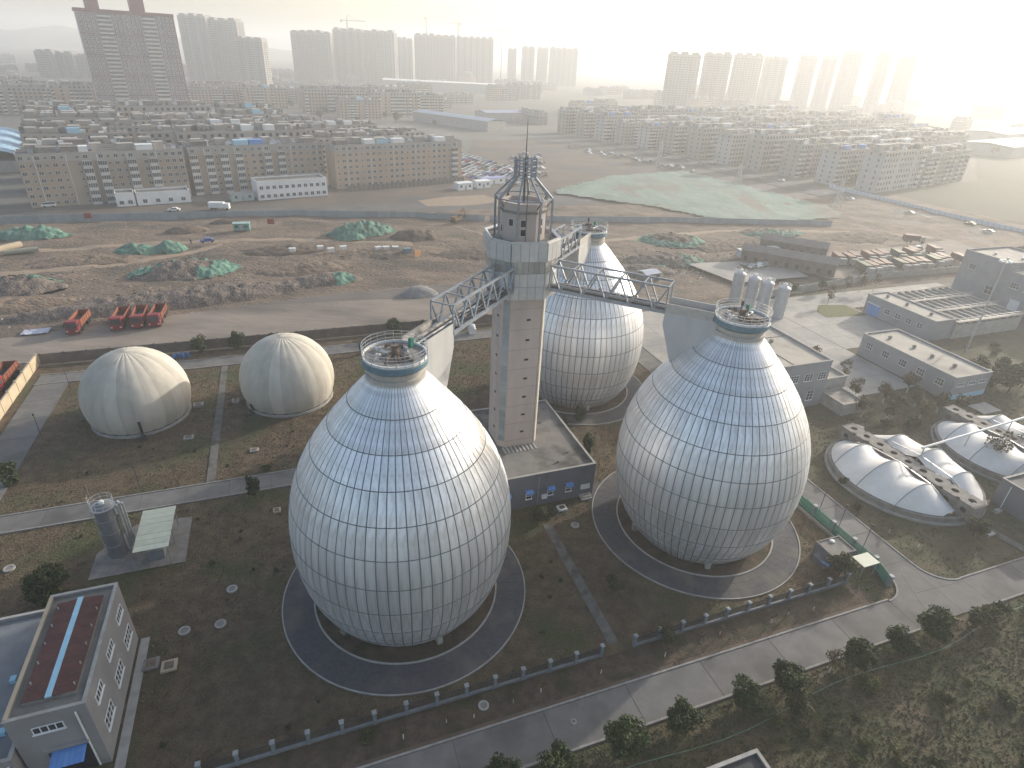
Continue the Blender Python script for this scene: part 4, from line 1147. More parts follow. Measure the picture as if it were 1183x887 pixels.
for u, v in ((-40.9, -15.1), (-41.9, -20.1), (-45.6, -19.9)): manhole(u, v, MH)
manhole(-66.5, -3.7, 'round manhole near the service road beyond the workshop bush'); manhole(3.8, -16.9, 'pale round manhole in front of the pump house')
manhole(-16.5, -38.6, 'round manhole between fence and service road', .9); manhole(-8.5, -43.0, 'manhole lid set in the service road', .5)
t = thing('gas_hut', 'small white gas hut with a round top on the lawn behind the first egg', 'hut', S(8.6, 51.0), A)
MB().box(-.8, -.8, 0, .8, .8, 1.4).obj('body', M_white, t); MB().lathe([(.8, 1.4), (.75, 1.9), (.5, 2.3), (.1, 2.45)], 16).obj('cap', M_white, t)
for k in range(4):
    q = MB(); q.lathe([(.32, 0), (.36, .3), (.32, .6), (.36, .9), (.3, 1.0)], 12)
    tag(q.obj('drum', mat('blue_drum', (.06, .18, .42), (.09, .24, .5), .45, scale=2), None, S(-54.6 + k * .85, 53.4 + .3 * (k % 2)), A), 'blue plastic drum standing by the boundary wall', 'drum', 'blue drums by the wall')
# lamp posts
def lamp(u, v, label, h=4.6):
    t = thing('lamp_post', label, 'lamp post', S(u, v), A, 'lamp posts')
    MB().cyl((0, 0, 0), (0, 0, h), .06, .045, n=6).obj('pole', M_steel_dk, t)
    MB().cyl((0, 0, h), (0, 0, h + .3), .16, .1, n=8).obj('lantern', M_steel_dk, t)
for v in (-25.2, -28.9, -33.2): lamp(39.9, v, 'slim dark lamp post beside the green mesh fence')
lamp(-70.8, 44, 'slim lamp post where the domes road turns'); lamp(-70.9, 27, 'slim lamp post beside the dome by the cream wall'); lamp(-54, 8.0, 'slim lamp post by the service road near the scrubber column')
# ================================================================== trees and shrubs
def crown_mesh(name, m, rx, rz, n, leaf, seed, clumps=14, squash=.6, gap=.25, m2=None):
    """many leaf-sized faces in uneven clumps through the crown's volume"""
    r_ = random.Random(seed); mb = MB()
    cl = []
    for k in range(clumps):
        while True:
            p = Vector((r_.uniform(-1, 1), r_.uniform(-1, 1), r_.uniform(-1, 1)))
            if gap < p.length < 1: break
        cl.append((p * .72, r_.uniform(.26, .46)))
    for i in range(n):
        c, cr = cl[r_.randrange(clumps)]
        d = Vector((r_.gauss(0, 1), r_.gauss(0, 1), r_.gauss(0, 1))).normalized() * cr * r_.uniform(.55, 1.05)
        p = c + d
        p = Vector((p.x * rx, p.y * rx, p.z * rz))
        s_ = leaf * r_.uniform(.6, 1.3)
        nrm = (Vector((d.x, d.y, d.z)).normalized() * .8 + Vector((r_.gauss(0, .6), r_.gauss(0, .6), r_.gauss(0, .6) + .25))).normalized()
        a = nrm.orthogonal().normalized(); b_ = nrm.cross(a); t = r_.uniform(0, 6.28)
        a, b_ = a * math.cos(t) + b_ * math.sin(t), b_ * math.cos(t) - a * math.sin(t)
        mb.mi = 1 if (m2 and r_.random() < .3) else 0
        mb.add([p - a * s_, p + b_ * s_ * squash, p + a * s_, p - b_ * s_ * squash], [(0, 1, 2, 3)])
    return mb.mesh(name, [m, m2] if m2 else m)
def limbs(h, r, rx, rz, seed, m=None, lime=0, n=6):
    r_ = random.Random(seed); mb = MB()
    mb.cyl((0, 0, 0), (r_.uniform(-.05, .05), r_.uniform(-.05, .05), h), r, r * .7, n=7)
    for k in range(n):
        a = k * 6.28 / n + r_.uniform(-.4, .4); q = (rx * .65 * math.cos(a), rx * .65 * math.sin(a), h + rz * r_.uniform(.1, 1.2))
        mb.cyl((0, 0, h * r_.uniform(.75, 1.0)), q, r * .5, r * .15, n=5)
    return mb.mesh('trunk', m or M_trunk)
class Kind: pass
def tree_kind(name, ms, h, r, rx, rz, n, leaf, seed, variants=3, clumps=14, m2=None, lime=False, gap=.25):
    k = Kind(); k.h, k.rz, k.lime = h, rz, lime; k.v = []
    for i in range(variants):
        k.v.append((limbs(h, r, rx, rz, seed + i), crown_mesh('crown', ms, rx, rz, n, leaf, seed + 10 + i, clumps, m2=m2, gap=gap)))
    k.limem = MB().cyl((0, 0, 0), (0, 0, min(1.1, h * .8)), r * 1.12, r * 1.02, n=8).mesh('whitewash_band', M_limew) if lime else None
    return k
_tc = [0]
def plant(k, name, label, loc, cat='tree', group=None, sc=1.0):
    _tc[0] += 1
    t = thing(name, label, cat, loc, rng.uniform(0, 6.28), group)
    f = sc * rng.uniform(.92, 1.08); t.scale = (f * rng.uniform(.93, 1.07), f * rng.uniform(.93, 1.07), f)
    tr, cr = k.v[_tc[0] % len(k.v)]
    link('trunk', tr, t); link('crown', cr, t, (0, 0, k.h + k.rz * .62))
    if k.limem: link('whitewash_band', k.limem, t)
    return t
K_round = tree_kind('round', M_leaf_dk, 1.0, .11, 1.95, 1.95, 4200, .15, 100, 4, 22, m2=M_leaf)
K_olive = tree_kind('olive', M_leaf_ol, 1.0, .09, 1.7, 1.5, 1500, .15, 200, 3, 14, m2=M_leaf)
K_spruce = tree_kind('conifer', M_leaf_dk, .4, .08, 1.0, 1.7, 1500, .14, 300, 2, 16, m2=M_leaf)
K_bush = tree_kind('bush', M_leaf, .15, .05, 1.2, .85, 900, .13, 400, 3, 12, m2=M_leaf_ol)
K_bushy = tree_kind('bush', M_leaf_yl, .2, .05, 1.1, .9, 700, .12, 450, 3, 10, m2=M_leaf_ol)
K_thin = tree_kind('thin', M_leaf_br, 1.9, .06, 1.25, 1.6, 420, .13, 500, 3, 10, m2=M_leaf_ol, lime=True)
K_sap = tree_kind('sapling', M_leaf_br, .9, .05, .45, .6, 70, .10, 550, 3, 5, m2=M_leaf_ol, lime=True)
K_loose = tree_kind('loose', M_leaf_ol, 1.8, .08, 1.8, 1.7, 900, .16, 520, 3, 14, m2=M_leaf_br, lime=True)
K_far = tree_kind('far', M_leaf, 2.2, .16, 2.6, 2.3, 900, .3, 600, 3, 14, m2=M_leaf_dk)

for k, (u, v) in enumerate(((36.4, -46.9), (30.6, -47.0), (24.0, -46.9), (14.4, -46.9), (9.3, -47.0), (1.3, -47.0), (-5.2, -47.0), (-12.4, -47.0), (-17.5, -47))):
    plant(K_round, 'round_tree', 'clipped round dark tree, ' + ORD[k] + ' from the junction along the service road', S(u, v, .05), group='round trees along the service road', sc=1.0)
plant(K_thin, 'thin_tree', 'sparse brownish tree between the round trees of the service road', S(20.8, -46.6, .05))
for u, v, s_ in ((42.5, -47.2, 1.3), (44.8, -47.6, 1.1), (47.5, -46.9, 1.0)):
    plant(K_olive, 'shrub_tree', 'loose olive shrub tree at the verge by the road junction', S(u, v, .05), group='shrub trees at the junction verge', sc=s_ * .75)
plant(K_round, 'round_tree', 'dark round tree on the verge past the road junction', S(55.5, -47.0, .05), sc=.8)
plant(K_olive, 'olive_tree', 'spreading olive green tree beside the corner kiosk', S(32.8, -36.0, .05), sc=1.15)
plant(K_bush, 'bush', 'small green bush beside the top of the green mesh fence', S(39.7, -23.0, .05), 'bush', sc=.8)
plant(K_round, 'round_tree', 'dark bushy tree beside the workshop annex', S(-60.2, -10.8, .05), sc=1.15)
plant(K_spruce, 'conifer', 'small dark conifer beside the service road by the cream wall', S(-71.6, 15.2, .05), sc=1.35)
plant(K_spruce, 'conifer', 'dark conifer beside the service road below the dome nearer the tower', S(-38.6, 2.8, .05), sc=1.3)
plant(K_bush, 'bush', 'low green bush across the service road from the conifer', S(-36.8, 8.4, .05), 'bush', sc=.7)
plant(K_olive, 'olive_tree', 'olive green tree in front of the pump house windows', S(-1.3, -15.4, .05), sc=1.05)
plant(K_spruce, 'conifer', 'conifer beside the pump house roof corner', S(13.6, -1.0, .05), sc=1.3)
plant(K_spruce, 'conifer', 'conifer between the pump house and the egg behind the tower', S(16.4, 8.0, .05), sc=1.25)
plant(K_spruce, 'conifer', 'narrow conifer hidden beside the pump house back corner', S(11.8, 6.0, .05), sc=1.1)
plant(K_olive, 'bush', 'dark green bush growing beside the narrow footpath', S(3.2, -29.5, .05), 'bush', sc=.9)
plant(K_olive, 'bush', 'green bush overgrowing the railing near the footpath gap', S(5.6, -37.6, .05), 'bush', sc=.8)
plant(K_bush, 'bush', 'dark bush beside the railing below the first egg ring', S(-28, -38.4, .05), 'bush', sc=.8)
for u, v, s_ in ((-49.9, 54.8, 1.0), (-42.6, 54.8, 1.15), (-35.0, 54.9, 1.0), (-9.1, 54.6, 1.0), (-2, 54.8, .7), (-60.2, 55.1, .7)):
    plant(K_round, 'round_tree', 'round green tree against the brown boundary wall', S(u, v, .05), group='trees along the boundary wall', sc=s_ * .95)
plant(K_spruce, 'conifer', 'dark slim conifer by the domes road near the first egg', S(-17.2, 46.5, .05), sc=1.1)
for u, v in ((-13.5, -39.2), (-10.4, -39.0), (-17.8, -39.5), (-20.5, -39.1), (-24.8, -39.4), (-3.4, -39.0), (4.4, -39.3), (9.4, -39.0), (12.2, -38.7), (13.2, -39.6), (19.2, -39.2), (22.0, -38.9), (25.5, -39.3)):
    plant(K_sap, 'sapling', 'whitewashed bare sapling between the railing and the service road', S(u, v, .08), group='whitewashed saplings', sc=1.0)
for u, v in ((70, -5), (73.5, -7.5), (77, -6), (80.5, -9), (84, -5), (86.5, -8), (90, -10), (74.5, 1), (79, -2), (88, 0)):
    plant(K_loose, 'thin_tree', 'loose olive brown tree on the lawn in front of the control block', S(u, v, .05), group='loose trees before the control block', sc=1.05)
for u, v, s_ in ((77, -10.5, 1.5), (72, -9, 1.0)):
    plant(K_bush, 'bush', 'broad green bush on the lawn before the control block', S(u, v, .05), 'bush', 'bushes before the control block', sc=s_)
for u, v, s_ in ((49.5, -20.5, .9), (46.8, -26.0, .7)): plant(K_bush, 'bush', 'low bush on the grass beside the covered tank wall', S(u, v, .05), 'bush', 'bushes beside the covered tank', sc=s_)
plant(K_olive, 'bush', 'spreading dark bush on the grass by the path to the covered tank', S(58.6, -35.6, .05), 'bush', sc=1.1)
for u, v in ((47.0, -31.5), (48.5, -35.0), (52.0, -34.2), (55.0, -38.6)): plant(K_sap, 'sapling', 'whitewashed sapling on the lawn beside the side road', S(u, v, .08), group='saplings beside the side road', sc=1.0)
plant(K_thin, 'thin_tree', 'leafless rust brown tree against the second membrane tank', S(79.0, -23.8, .05), sc=1.7)
for u, v in ((106, -4), (110, -6), (113, -2), (109, 1), (116, -5)): plant(K_olive, 'olive_tree', 'dense olive tree behind the end of the control block', S(u, v, .05), group='trees behind the control block', sc=1.8)
for u, v in ((107, 9), (110, 13), (128, 9), (132, 12)): plant(K_bush, 'bush', 'low bush on the lawn round the floodlight mast', S(u, v, .05), 'bush', 'bushes by the floodlight mast', sc=1.0)
plant(K_thin, 'thin_tree', 'bare reddish tree by the machine hall enclosure', S(75.5, 14.0, .05), sc=1.3); plant(K_thin, 'thin_tree', 'bare tree by the control block gable', S(78.5, 8.0, .05), sc=1.2)
for u, v in ((106, 54), (118, 54.8)): plant(K_far, 'wall_tree', 'full green tree against the pale boundary wall', S(u, v, .05), group='trees along the pale wall', sc=.75)
for u, v in ((126, 53), (131, 52.5), (136, 52), (112, 46)): plant(K_thin, 'thin_tree', 'thin bare tree along the pale boundary wall', S(u, v, .05), group='thin trees along the pale wall', sc=1.4)
BLOCK = [(-58, 150, -45.7, -40.7), (39.2, 45, -40, 53), (-100, -19, 3.4, 7.6), (-78, 39, 47.2, 51.8), (-77.8, -71.6, 7, 48), (-57.5, -46.4, -9, .8), (-75, -48.8, -37, -16.8), (-9.6, 9.7, -11.6, 8.6), (48, 118, 1, 54),
         (31.5, 37.5, -37, -31), (69, 80.2, -38.7, -30.5), (-1.4, 5.2, -59.5, -52.3), (-.95, .85, -37, -15), (93, 104.3, -5.3, 18), (118, 150, 18, 41), (66, 73, -4, 31), (-45.5, -44.1, 7, 48)]
CIRC = [(-20.8, -20.8, 14.6), (20.8, -20.8, 14.6), (20.8, 20.8, 14.6), (-57.2, 31.24, 7.8), (-32.7, 31.24, 7.8), (60.6, -22, 11.8), (85.6, -22.2, 11.8)]
def free(u, v):
    for a, b_, c, d in BLOCK:
        if a < u < b_ and c < v < d: return False
    for x, y, r in CIRC:
        if (u - x) ** 2 + (v - y) ** 2 < r * r: return False
    return True
# shrubs of the near verge
r_ = random.Random(5)
for k in range(36):
    u, v = r_.uniform(6, 44), r_.uniform(-66, -49)
    if -3 < u < 7 and v < -50: continue
    kd = r_.choice([K_bushy, K_bushy, K_bush, K_bush, K_olive])
    plant(kd, 'verge_shrub', 'unkempt shrub in the overgrown verge below the round trees', S(u, v, .03), 'shrub', 'overgrown verge shrubs', sc=r_.uniform(.5, 1.0))
for k in range(12):
    u, v = r_.uniform(-17, 2), r_.uniform(-38.5, -20)
    if (u + 20.8) ** 2 + (v + 20.8) ** 2 < 225 or (u - 20.8) ** 2 + (v + 20.8) ** 2 < 225 or abs(u) < 1.6: continue
    plant(K_bush, 'lawn_shrub', 'tiny dark shrub on the lawn between the two front eggs', S(u, v, .03), 'shrub', 'tiny lawn shrubs between the eggs', sc=.3)
for k in range(60):
    u, v = r_.uniform(-70, -6), r_.uniform(-36, 46)
    if not free(u, v) or not free(u + 1, v + 1): continue
    plant(K_bush, 'lawn_shrub', 'tiny dark shrub dotted on the brown lawn by the domes and workshop', S(u, v, .03), 'shrub', 'tiny lawn shrubs by the domes', sc=r_.uniform(.18, .34))
# wire strung along the verge
q = MB(); q.tube([S(-14 + k * 3.1, -49.4 + .5 * math.sin(k * .7) + .09 * k, .35 + .1 * math.sin(k)) for k in range(24)], .035, 5)
tag(q.obj('boundary_rope', mat('green_rope', (.12, .22, .15), (.16, .26, .18), .7, scale=2)), 'thin green rope strung through the verge grass', 'rope')

# grass: short blades in tufts over lawns and verge, left off roads and buildings
def grass(name, label, n, box, m, seed, dens, h0=.10, h1=.28):
    r_ = random.Random(seed); mb = MB(); c = 0
    vs, fs, ms = [], [], []
    while c < n:
        u, v = r_.uniform(box[0], box[1]), r_.uniform(box[2], box[3]); c += 1
        if not free(u, v): continue
        f = fbm(u * .13, v * .13, seed, 3)
        if f < dens + r_.uniform(-.35, .35): continue
        h = r_.uniform(h0, h1)
        p = S(u, v, .02)
        for k in range(4):
            a = r_.uniform(0, 6.28); w = r_.uniform(.05, .09); o = len(vs); lean = r_.uniform(.05, .2)
            ca, sa = math.cos(a), math.sin(a); bx, by = p.x + r_.uniform(-.12, .12), p.y + r_.uniform(-.12, .12)
            vs += [(bx - sa * w, by + ca * w, p.z), (bx + sa * w, by - ca * w, p.z), (bx + ca * lean, by + sa * lean, p.z + h)]
            fs.append((o, o + 1, o + 2)); ms.append(r_.randrange(len(m)))
    mb.v, mb.f, mb.m = vs, [list(f) for f in fs], ms
    return stuff(mb.obj(name, m), label, 'grass')
M_bl = [mat('blade_dry', (.185, .142, .085), (.14, .108, .066), .9, scale=.8), mat('blade_green', (.07, .085, .034), (.095, .105, .045), .9, scale=.8), mat('blade_brown', (.13, .097, .062), (.155, .118, .074), .9, scale=.8)]
grass('lawn_grass', 'dry brown and green grass tufts across the plant lawns', 75000, (-78, 125, -40.4, 47), M_bl, 2, -3, .06, .17)
grass('verge_grass', 'greener rough grass on the verge below the service road', 22000, (-20, 70, -72, -46), [M_bl[1], M_bl[1], M_bl[2]], 3, -3, .08, .22)
# ================================================================== vehicles
def wheel_mesh(r, w):
    return MB().cyl((0, -w / 2, 0), (0, w / 2, 0), r, n=14).mesh('wheel', M_black)
def dump_truck(name, label, body, bed):
    """cab faces -y; origin on the ground below the middle"""
    t = thing(name, label, 'truck')
    q = MB(); q.extr([(-4.5, .75), (-4.5, 1.5), (-4.32, 2.9), (-4.1, 3.05), (-2.75, 3.05), (-2.75, .75)], -1.2, 1.2)
    q.v = [(y, x, z) for x, y, z in q.v]; q.f = [f[::-1] for f in q.f]
    c = q.obj('cab', body, t)
    q = MB(); q.add([(-1.02, -4.52, 1.62), (1.02, -4.52, 1.62), (.98, -4.37, 2.72), (-.98, -4.37, 2.72)], [(0, 1, 2, 3)]); q.obj('windscreen', M_glass, c)
    for s_ in (-1, 1):
        MB().box(s_ * 1.205 - .01, -4.1, 1.75, s_ * 1.205 + .01, -3.1, 2.6).obj('side_window', M_glass, c)
        MB().box(-.18, -.04, -.12, .18, .04, .12).obj('headlight', M_white, c, (s_ * .9, -4.55, 1.0))
        MB().box(-.05, -.1, -.3, .05, .1, .3).obj('mirror', M_black, c, (s_ * 1.38, -4.4, 2.2))
    MB().box(-1.22, -4.68, .45, 1.22, -4.5, .85).obj('bumper', body, t)
    MB().box(-.55, -4.4, .7, .55, 4.3, 1.05).obj('chassis', M_steel_dk, t)
    q = MB()   # open hopper: floor and four thick walls
    q.box(-1.2, -2.55, 1.15, 1.2, 4.5, 1.3)
    for x0, y0, x1, y1, z1 in ((-1.25, -2.55, -1.13, 4.5, 2.65), (1.13, -2.55, 1.25, 4.5, 2.65), (-1.13, -2.55, 1.13, -2.42, 2.95), (-1.13, 4.38, 1.13, 4.5, 2.6)): q.box(x0, y0, 1.2, x1, y1, z1)
    b = q.obj('bed', bed, t)
    MB().box(-1.12, -2.4, 1.3, 1.12, 4.36, 1.36).obj('bed_liner', M_dark, b)
    for k in range(6):
        for s_ in (-1, 1): MB().box(-.04, -.06, 1.25, .04, .06, 2.6).obj('rib', bed, b, (s_ * 1.28, -2.2 + k * 1.28, 0))
    wm = wheel_mesh(.52, .38); 
    for y in (-3.5, -1.6, 2.0, 3.35):
        for s_ in (-1, 1): link('wheel', wm, t, (s_ * 1.02, y, .54), R(90))
    return t
def place(t, loc, rz, label=None, group=None):
    t.location = loc; t.rotation_euler = (0, 0, rz)
    if label: t['label'] = label
    if group: t['group'] = group
truck = dump_truck('dump_truck', 'red cabbed dump truck with an orange bed, parked apart from the row of three', M_red, M_orange)
place(truck, S(-76.0, 75.0, .1), A + R(-4), group='dump trucks in the dirt yard')
for k, (u, v, rz) in enumerate(((-67.8, 75.2, -2), (-64.0, 75.4, 1), (-60.3, 75.4, -3))):
    dup(truck, S(u, v, .1), A + R(rz), ['red dump truck in the row of three, next to the lone truck', 'red dump truck in the middle of the row of three', 'red dump truck at the rubble end of the row of three'][k])
for k, (u, v) in enumerate(((-82.6, 49.6), (-86.6, 50.2), (-83.4, 39.0))):
    dup(truck, S(u, v, .05), A + R(2 * k - 2), 'red dump truck parked behind the cream wall', 'dump trucks behind the cream wall')

def car_mesh_parts(kind):
    q = MB()
    if kind == 'car':
        q.extr([(-2.15, .35), (-2.2, .75), (-1.9, .88), (-1.0, .95), (-.35, 1.42), (.95, 1.45), (1.65, .98), (2.12, .92), (2.18, .4)], -.88, .88)
        g = MB(); g.extr([(-.92, .96), (-.33, 1.37), (.92, 1.40), (1.52, .99)], -.895, .895)
    else:
        q.extr([(-2.4, .4), (-2.45, .95), (-2.0, 1.15), (-1.55, 1.85), (-1.3, 1.95), (2.35, 1.95), (2.4, .4)], -.9, .9)
        g = MB(); g.extr([(-1.88, 1.18), (-1.5, 1.78), (2.2, 1.82), (2.2, 1.2)], -.912, .912)
    return q, g
def car_kind(kind):
    q, g = car_mesh_parts(kind)
    t = thing('parked_car' if kind == 'car' else 'van', 'car', 'car' if kind == 'car' else 'van')
    b = q.obj('body', M_white, t); g.obj('glazing', M_glass, t)
    wm = wheel_mesh(.32, .22)
    for x in (-1.35, 1.35):
        for y in (-.8, .8): link('wheel', wm, t, (x, y, .32))
    return t
CARC = [mat('car_white', (.72, .72, .71), (.66, .66, .65), .3, scale=1), mat('car_silver', (.42, .43, .44), (.36, .37, .38), .3, metal=.5, scale=1), mat('car_black', (.03, .03, .034), (.045, .045, .05), .25, scale=1),
        mat('car_red', (.36, .04, .04), (.3, .035, .035), .3, scale=1), mat('car_blue', (.08, .13, .36), (.06, .10, .3), .3, scale=1), mat('car_grey', (.2, .205, .21), (.16, .165, .17), .3, metal=.4, scale=1)]
def paint(t, m):
    for o in KIDS.get(t.name, ()):
        if o.name.startswith('body'): o.material_slots[0].link = 'OBJECT'; o.material_slots[0].material = m
car0, van0 = car_kind('car'), car_kind('van')
place(car0, S(-54.4, 138.5, 1.0), A + R(10), 'blue car parked on the dirt track by the netted mounds', None); paint(car0, CARC[4]); car0['label'] = 'blue car parked on the dirt track by the netted mounds'
place(van0, Vector((-179.0, 228.5, -.15)), R(30), 'white van parked before the end apartment block'); 
for k, (u, v) in enumerate(((107.5, 77.4), (110.7, 77.0), (114.4, 77.6), (118.0, 78.6))):
    c = dup(car0, S(u, v, 1.0), A + R(20), ['black car at the end of the four parked by the ruined shed', 'silver car among the four parked by the ruined shed', 'white car among the four parked by the ruined shed', 'pale car parked nearest the ruined shed'][k], 'cars parked by the ruined shed'); paint(c, CARC[(2, 1, 0, 1)[k]])
c = dup(car0, S(192.4, 83.5, 1.0), A + R(-15), 'lone white car driving across the far dirt yard'); paint(c, CARC[0])
c = dup(car0, Vector((-133.0, 231.4, -.1)), R(20), 'white pickup sized car beside the hoarding below the small white house'); paint(c, CARC[0])
# the packed car park beside the apartment blocks
r_ = random.Random(11)
def simple_car():
    q, g = car_mesh_parts('car')
    mb = MB(); mb.mi = 0; mb.add(q.v, q.f); mb.mi = 1; mb.add(g.v, g.f)
    return mb
lot = [simple_car().mesh('parked_car', [m, M_glass]) for m in CARC]
for i in range(7):
    for j in range(19):
        if r_.random() < .12: continue
        a, b = 4 + i * 6.2 + r_.uniform(-.5, .5), -4 + j * 5.0 + r_.uniform(-.6, .6)
        p = Vector((-30, 332, -.18)) + Vector((a * CC - b * CS, a * CS + b * CC, 0))
        tag(link('parked_car', lot[r_.choice((0, 0, 0, 1, 1, 2, 3, 4, 5, 0))], None, p, CITY + R(90) * (i % 2 == 5) + r_.uniform(-.12, .12)), 'small parked car in the crowded car park by the apartment blocks', 'car', 'cars in the crowded car park')
for k in range(26):
    f = r_.random(); p = Vector((40, 480, -.1)).lerp(Vector((110, 395, -.1)), f) + Vector((r_.uniform(-12, 6), r_.uniform(-8, 8), 0))
    tag(link('parked_car', lot[r_.choice((0, 0, 1, 2, 5))], None, p, R(118) + r_.uniform(-.3, .3)), 'small car parked along the dirt edge of the avenue', 'car', 'cars along the avenue')
for k in range(46):
    p = Vector((r_.uniform(-8, 12), r_.uniform(318, 440), -.16))
    tag(link('parked_car', lot[r_.choice((0, 0, 1, 2, 5, 4))], None, p, r_.uniform(0, 6.28)), 'car parked loosely on the bare ground between the car park and the netted field', 'car', 'cars scattered on the bare ground')
for k in range(12):
    f = r_.random(); p = Vector((70, 524, .06)).lerp(Vector((248, 190, .06)), f) + Vector((r_.choice((-4, 4)), 0, 0))
    tag(link('parked_car', lot[r_.choice((0, 1, 2, 5))], None, p, R(-62)), 'car travelling on the avenue', 'car', 'cars on the avenue')
# rows of trucks behind the pale wall
bx = MB(); bx.mi = 0; bx.box(-1.2, -2.2, .9, 1.2, 3.4, 2.9); bx.mi = 1; bx.extr([(-1.1, .5), (1.1, .5), (1.1, 2.5), (-1.1, 2.5)], -4.1, -2.35); bx.mi = 2
for y in (-3.3, 1.0, 2.3):
    for s_ in (-1, 1): bx.cyl((s_ * 1.0, y, .48), (s_ * 1.22, y, .48), .48, n=10)
bm = [bx.mesh('box_truck', [m, M_conc, M_black]) for m in (mat('load_red', (.12, .05, .042), (.09, .042, .037), .6, scale=1), mat('load_green', (.06, .105, .055), (.05, .085, .048), .6, scale=1))]
for i in range(15):
    for j in range(2):
        u = 146 + i * 3.3 + rng.uniform(-.3, .3); v = 66.5 + j * 9.5 + rng.uniform(-1.6, 1.6)
        if rng.random() < .3: continue
        tag(link('box_truck', bm[0 if (i * 3 + j) % 5 else 1], None, S(u, v, 1.0), A + R(-18 + rng.uniform(-6, 6))), ('red' if (i * 3 + j) % 5 else 'green') + ' loaded truck with a pale cab in the rows behind the pale wall', 'truck', 'trucks behind the pale wall')
tag(link('box_truck', bm[0], None, S(200, 92, 1.0), A + R(60)), 'red truck alone on the far dirt yard', 'truck')
tag(link('tipper_lorry', bx.mesh('tipper_lorry', [M_white2, M_white, M_black]), None, Vector((-118.5, 237.5, -.1)), R(100)), 'white lorry standing behind the grey hoarding', 'truck')

# excavator
t = thing('excavator', 'rusty excavator with folded boom beside the grey hoarding', 'excavator', S(32.2, 153.0, .6), A + R(30))
M_exc = mat('digger_brown', (.30, .15, .06), (.2, .11, .06), .7, scale=1.5)
for s_ in (-1, 1):
    q = MB(); q.extr([(-2, .1), (-1.7, 0), (1.7, 0), (2, .1), (2.1, .5), (1.8, .9), (-1.8, .9), (-2.1, .5)], s_ * 1.2 - .3, s_ * 1.2 + .3); q.obj('track', M_black, t)
MB().box(-1.8, -1.3, 1.0, 1.6, 1.3, 2.1).obj('house', M_exc, t); c = MB().box(.4, -1.25, 2.1, 1.6, -.2, 3.2).obj('cab', M_exc, t); MB().box(.5, -1.27, 2.4, 1.62, -.4, 3.05).obj('cab_glass', M_glass, c)
q = MB(); q.beam((1.4, .3, 1.9), (4.2, .3, 4.6), .5, .6); q.obj('boom', M_exc, t); q = MB(); q.beam((4.1, .3, 4.7), (5.2, .3, 2.2), .35, .45); q.obj('arm', M_exc, t)
q = MB(); q.extr([(5.0, 2.3), (5.7, 1.9), (5.6, 1.0), (4.8, .9), (4.6, 1.4)], -.3, .9); q.obj('bucket', M_steel_dk, t)

# ================================================================== heaps, nets and rubble on the dirt site
def mound_fn(rx, ry, h, seed, rough=.34, z0=0.):
    def fn(x, y):
        d = math.hypot(x / rx, y / ry) + .16 * fbm(x * .35 / max(1, rx * .12), y * .35 / max(1, ry * .12), seed)
        if d >= 1: return z0 - .5
        return z0 - .15 + h * (1 - d * d) ** .9 * (1 + rough * fbm(x * .45, y * .45, seed + 3)) + .8 * rough * fbm(x * .9, y * .9, seed + 8)
    return fn
def mound(name, label, cat, u, v, rx, ry, h, m, seed, rz=0., net=None, netlabel=None, z0=.35, group=None):
    fn = mound_fn(rx, ry, h, seed)
    nx, ny = max(18, int(rx * 3.4)), max(18, int(ry * 3.4))
    mb = MB(); mb.grid(nx, ny, lambda a, b: ((2.1 * a - 1.05) * rx, (2.1 * b - 1.05) * ry, fn((2.1 * a - 1.05) * rx, (2.1 * b - 1.05) * ry)))
    o = mb.obj(name, m, None, S(u, v, z0), A + R(rz), smooth=True); tag(o, label, cat, group)
    if net:
        mb = MB(); idx = {}; nx2, ny2 = nx * 2, ny * 2
        for i in range(nx2):
            for j in range(ny2):
                x, y = (2.16 * (i + .5) / nx2 - 1.08) * rx, (2.16 * (j + .5) / ny2 - 1.08) * ry
                if math.hypot(x / rx, y / ry) > 1.02 + .12 * fbm(x * .5, y * .5, seed + 20): continue
                if not net(x / rx, y / ry, fbm(x * .3, y * .3, seed + 5)): continue
                f = []
                for a, b in ((0, 0), (1, 0), (1, 1), (0, 1)):
                    k = (i + a, j + b)
                    if k not in idx:
                        xx, yy = (2.16 * k[0] / nx2 - 1.08) * rx, (2.16 * k[1] / ny2 - 1.08) * ry
                        idx[k] = len(mb.v); mb.v.append((xx, yy, max(fn(xx, yy), -.12) + .16 + .12 * fbm(xx * 1.1, yy * 1.1, seed + 31)))
                    f.append(idx[k])
                mb.f.append(f); mb.m.append(0)
        tag(mb.obj('dust_net', M_green_net, None, S(u, v, z0), A + R(rz), smooth=True), netlabel, 'dust net', 'green dust nets on the heaps')
full = lambda x, y, n: True
mound('soil_heap', 'broad soil heap wrapped in green net by the hoarding', 'soil heap', -5, 144.5, 12, 6.5, 3.6, M_soil_dark, 1, 8, full, 'green net wrapping the broad heap by the hoarding')
mound('soil_heap', 'small soil heap in front of the broad netted heap', 'soil heap', -9.6, 137.5, 5, 3.2, 2.2, M_soil_dark, 2, 0, full, 'green net over the small heap before the broad netted one')
mound('soil_heap', 'bare dark earth heap beside the broad netted heap', 'soil heap', 12.6, 135.8, 9, 5.5, 2.6, M_soil_dark, 3)
mound('soil_heap', 'twin humped heap under green net beside the blue car track', 'soil heap', -73.5, 132.6, 7, 4, 2.6, M_soil_dark, 4, 5, full, 'green net over the twin humped heap')
mound('soil_heap', 'steeper hump of the twin heap by the blue car', 'soil heap', -64.5, 133.5, 5, 4, 3.0, M_soil_dark, 5, 0, full, 'green net over the steeper hump by the blue car')
mound('soil_heap', 'dark netted heap near the concrete pipes and hoarding', 'soil heap', -107, 157.5, 11, 5, 3.0, M_soil_dark, 6, 0, full, 'green net over the heap near the concrete pipes')
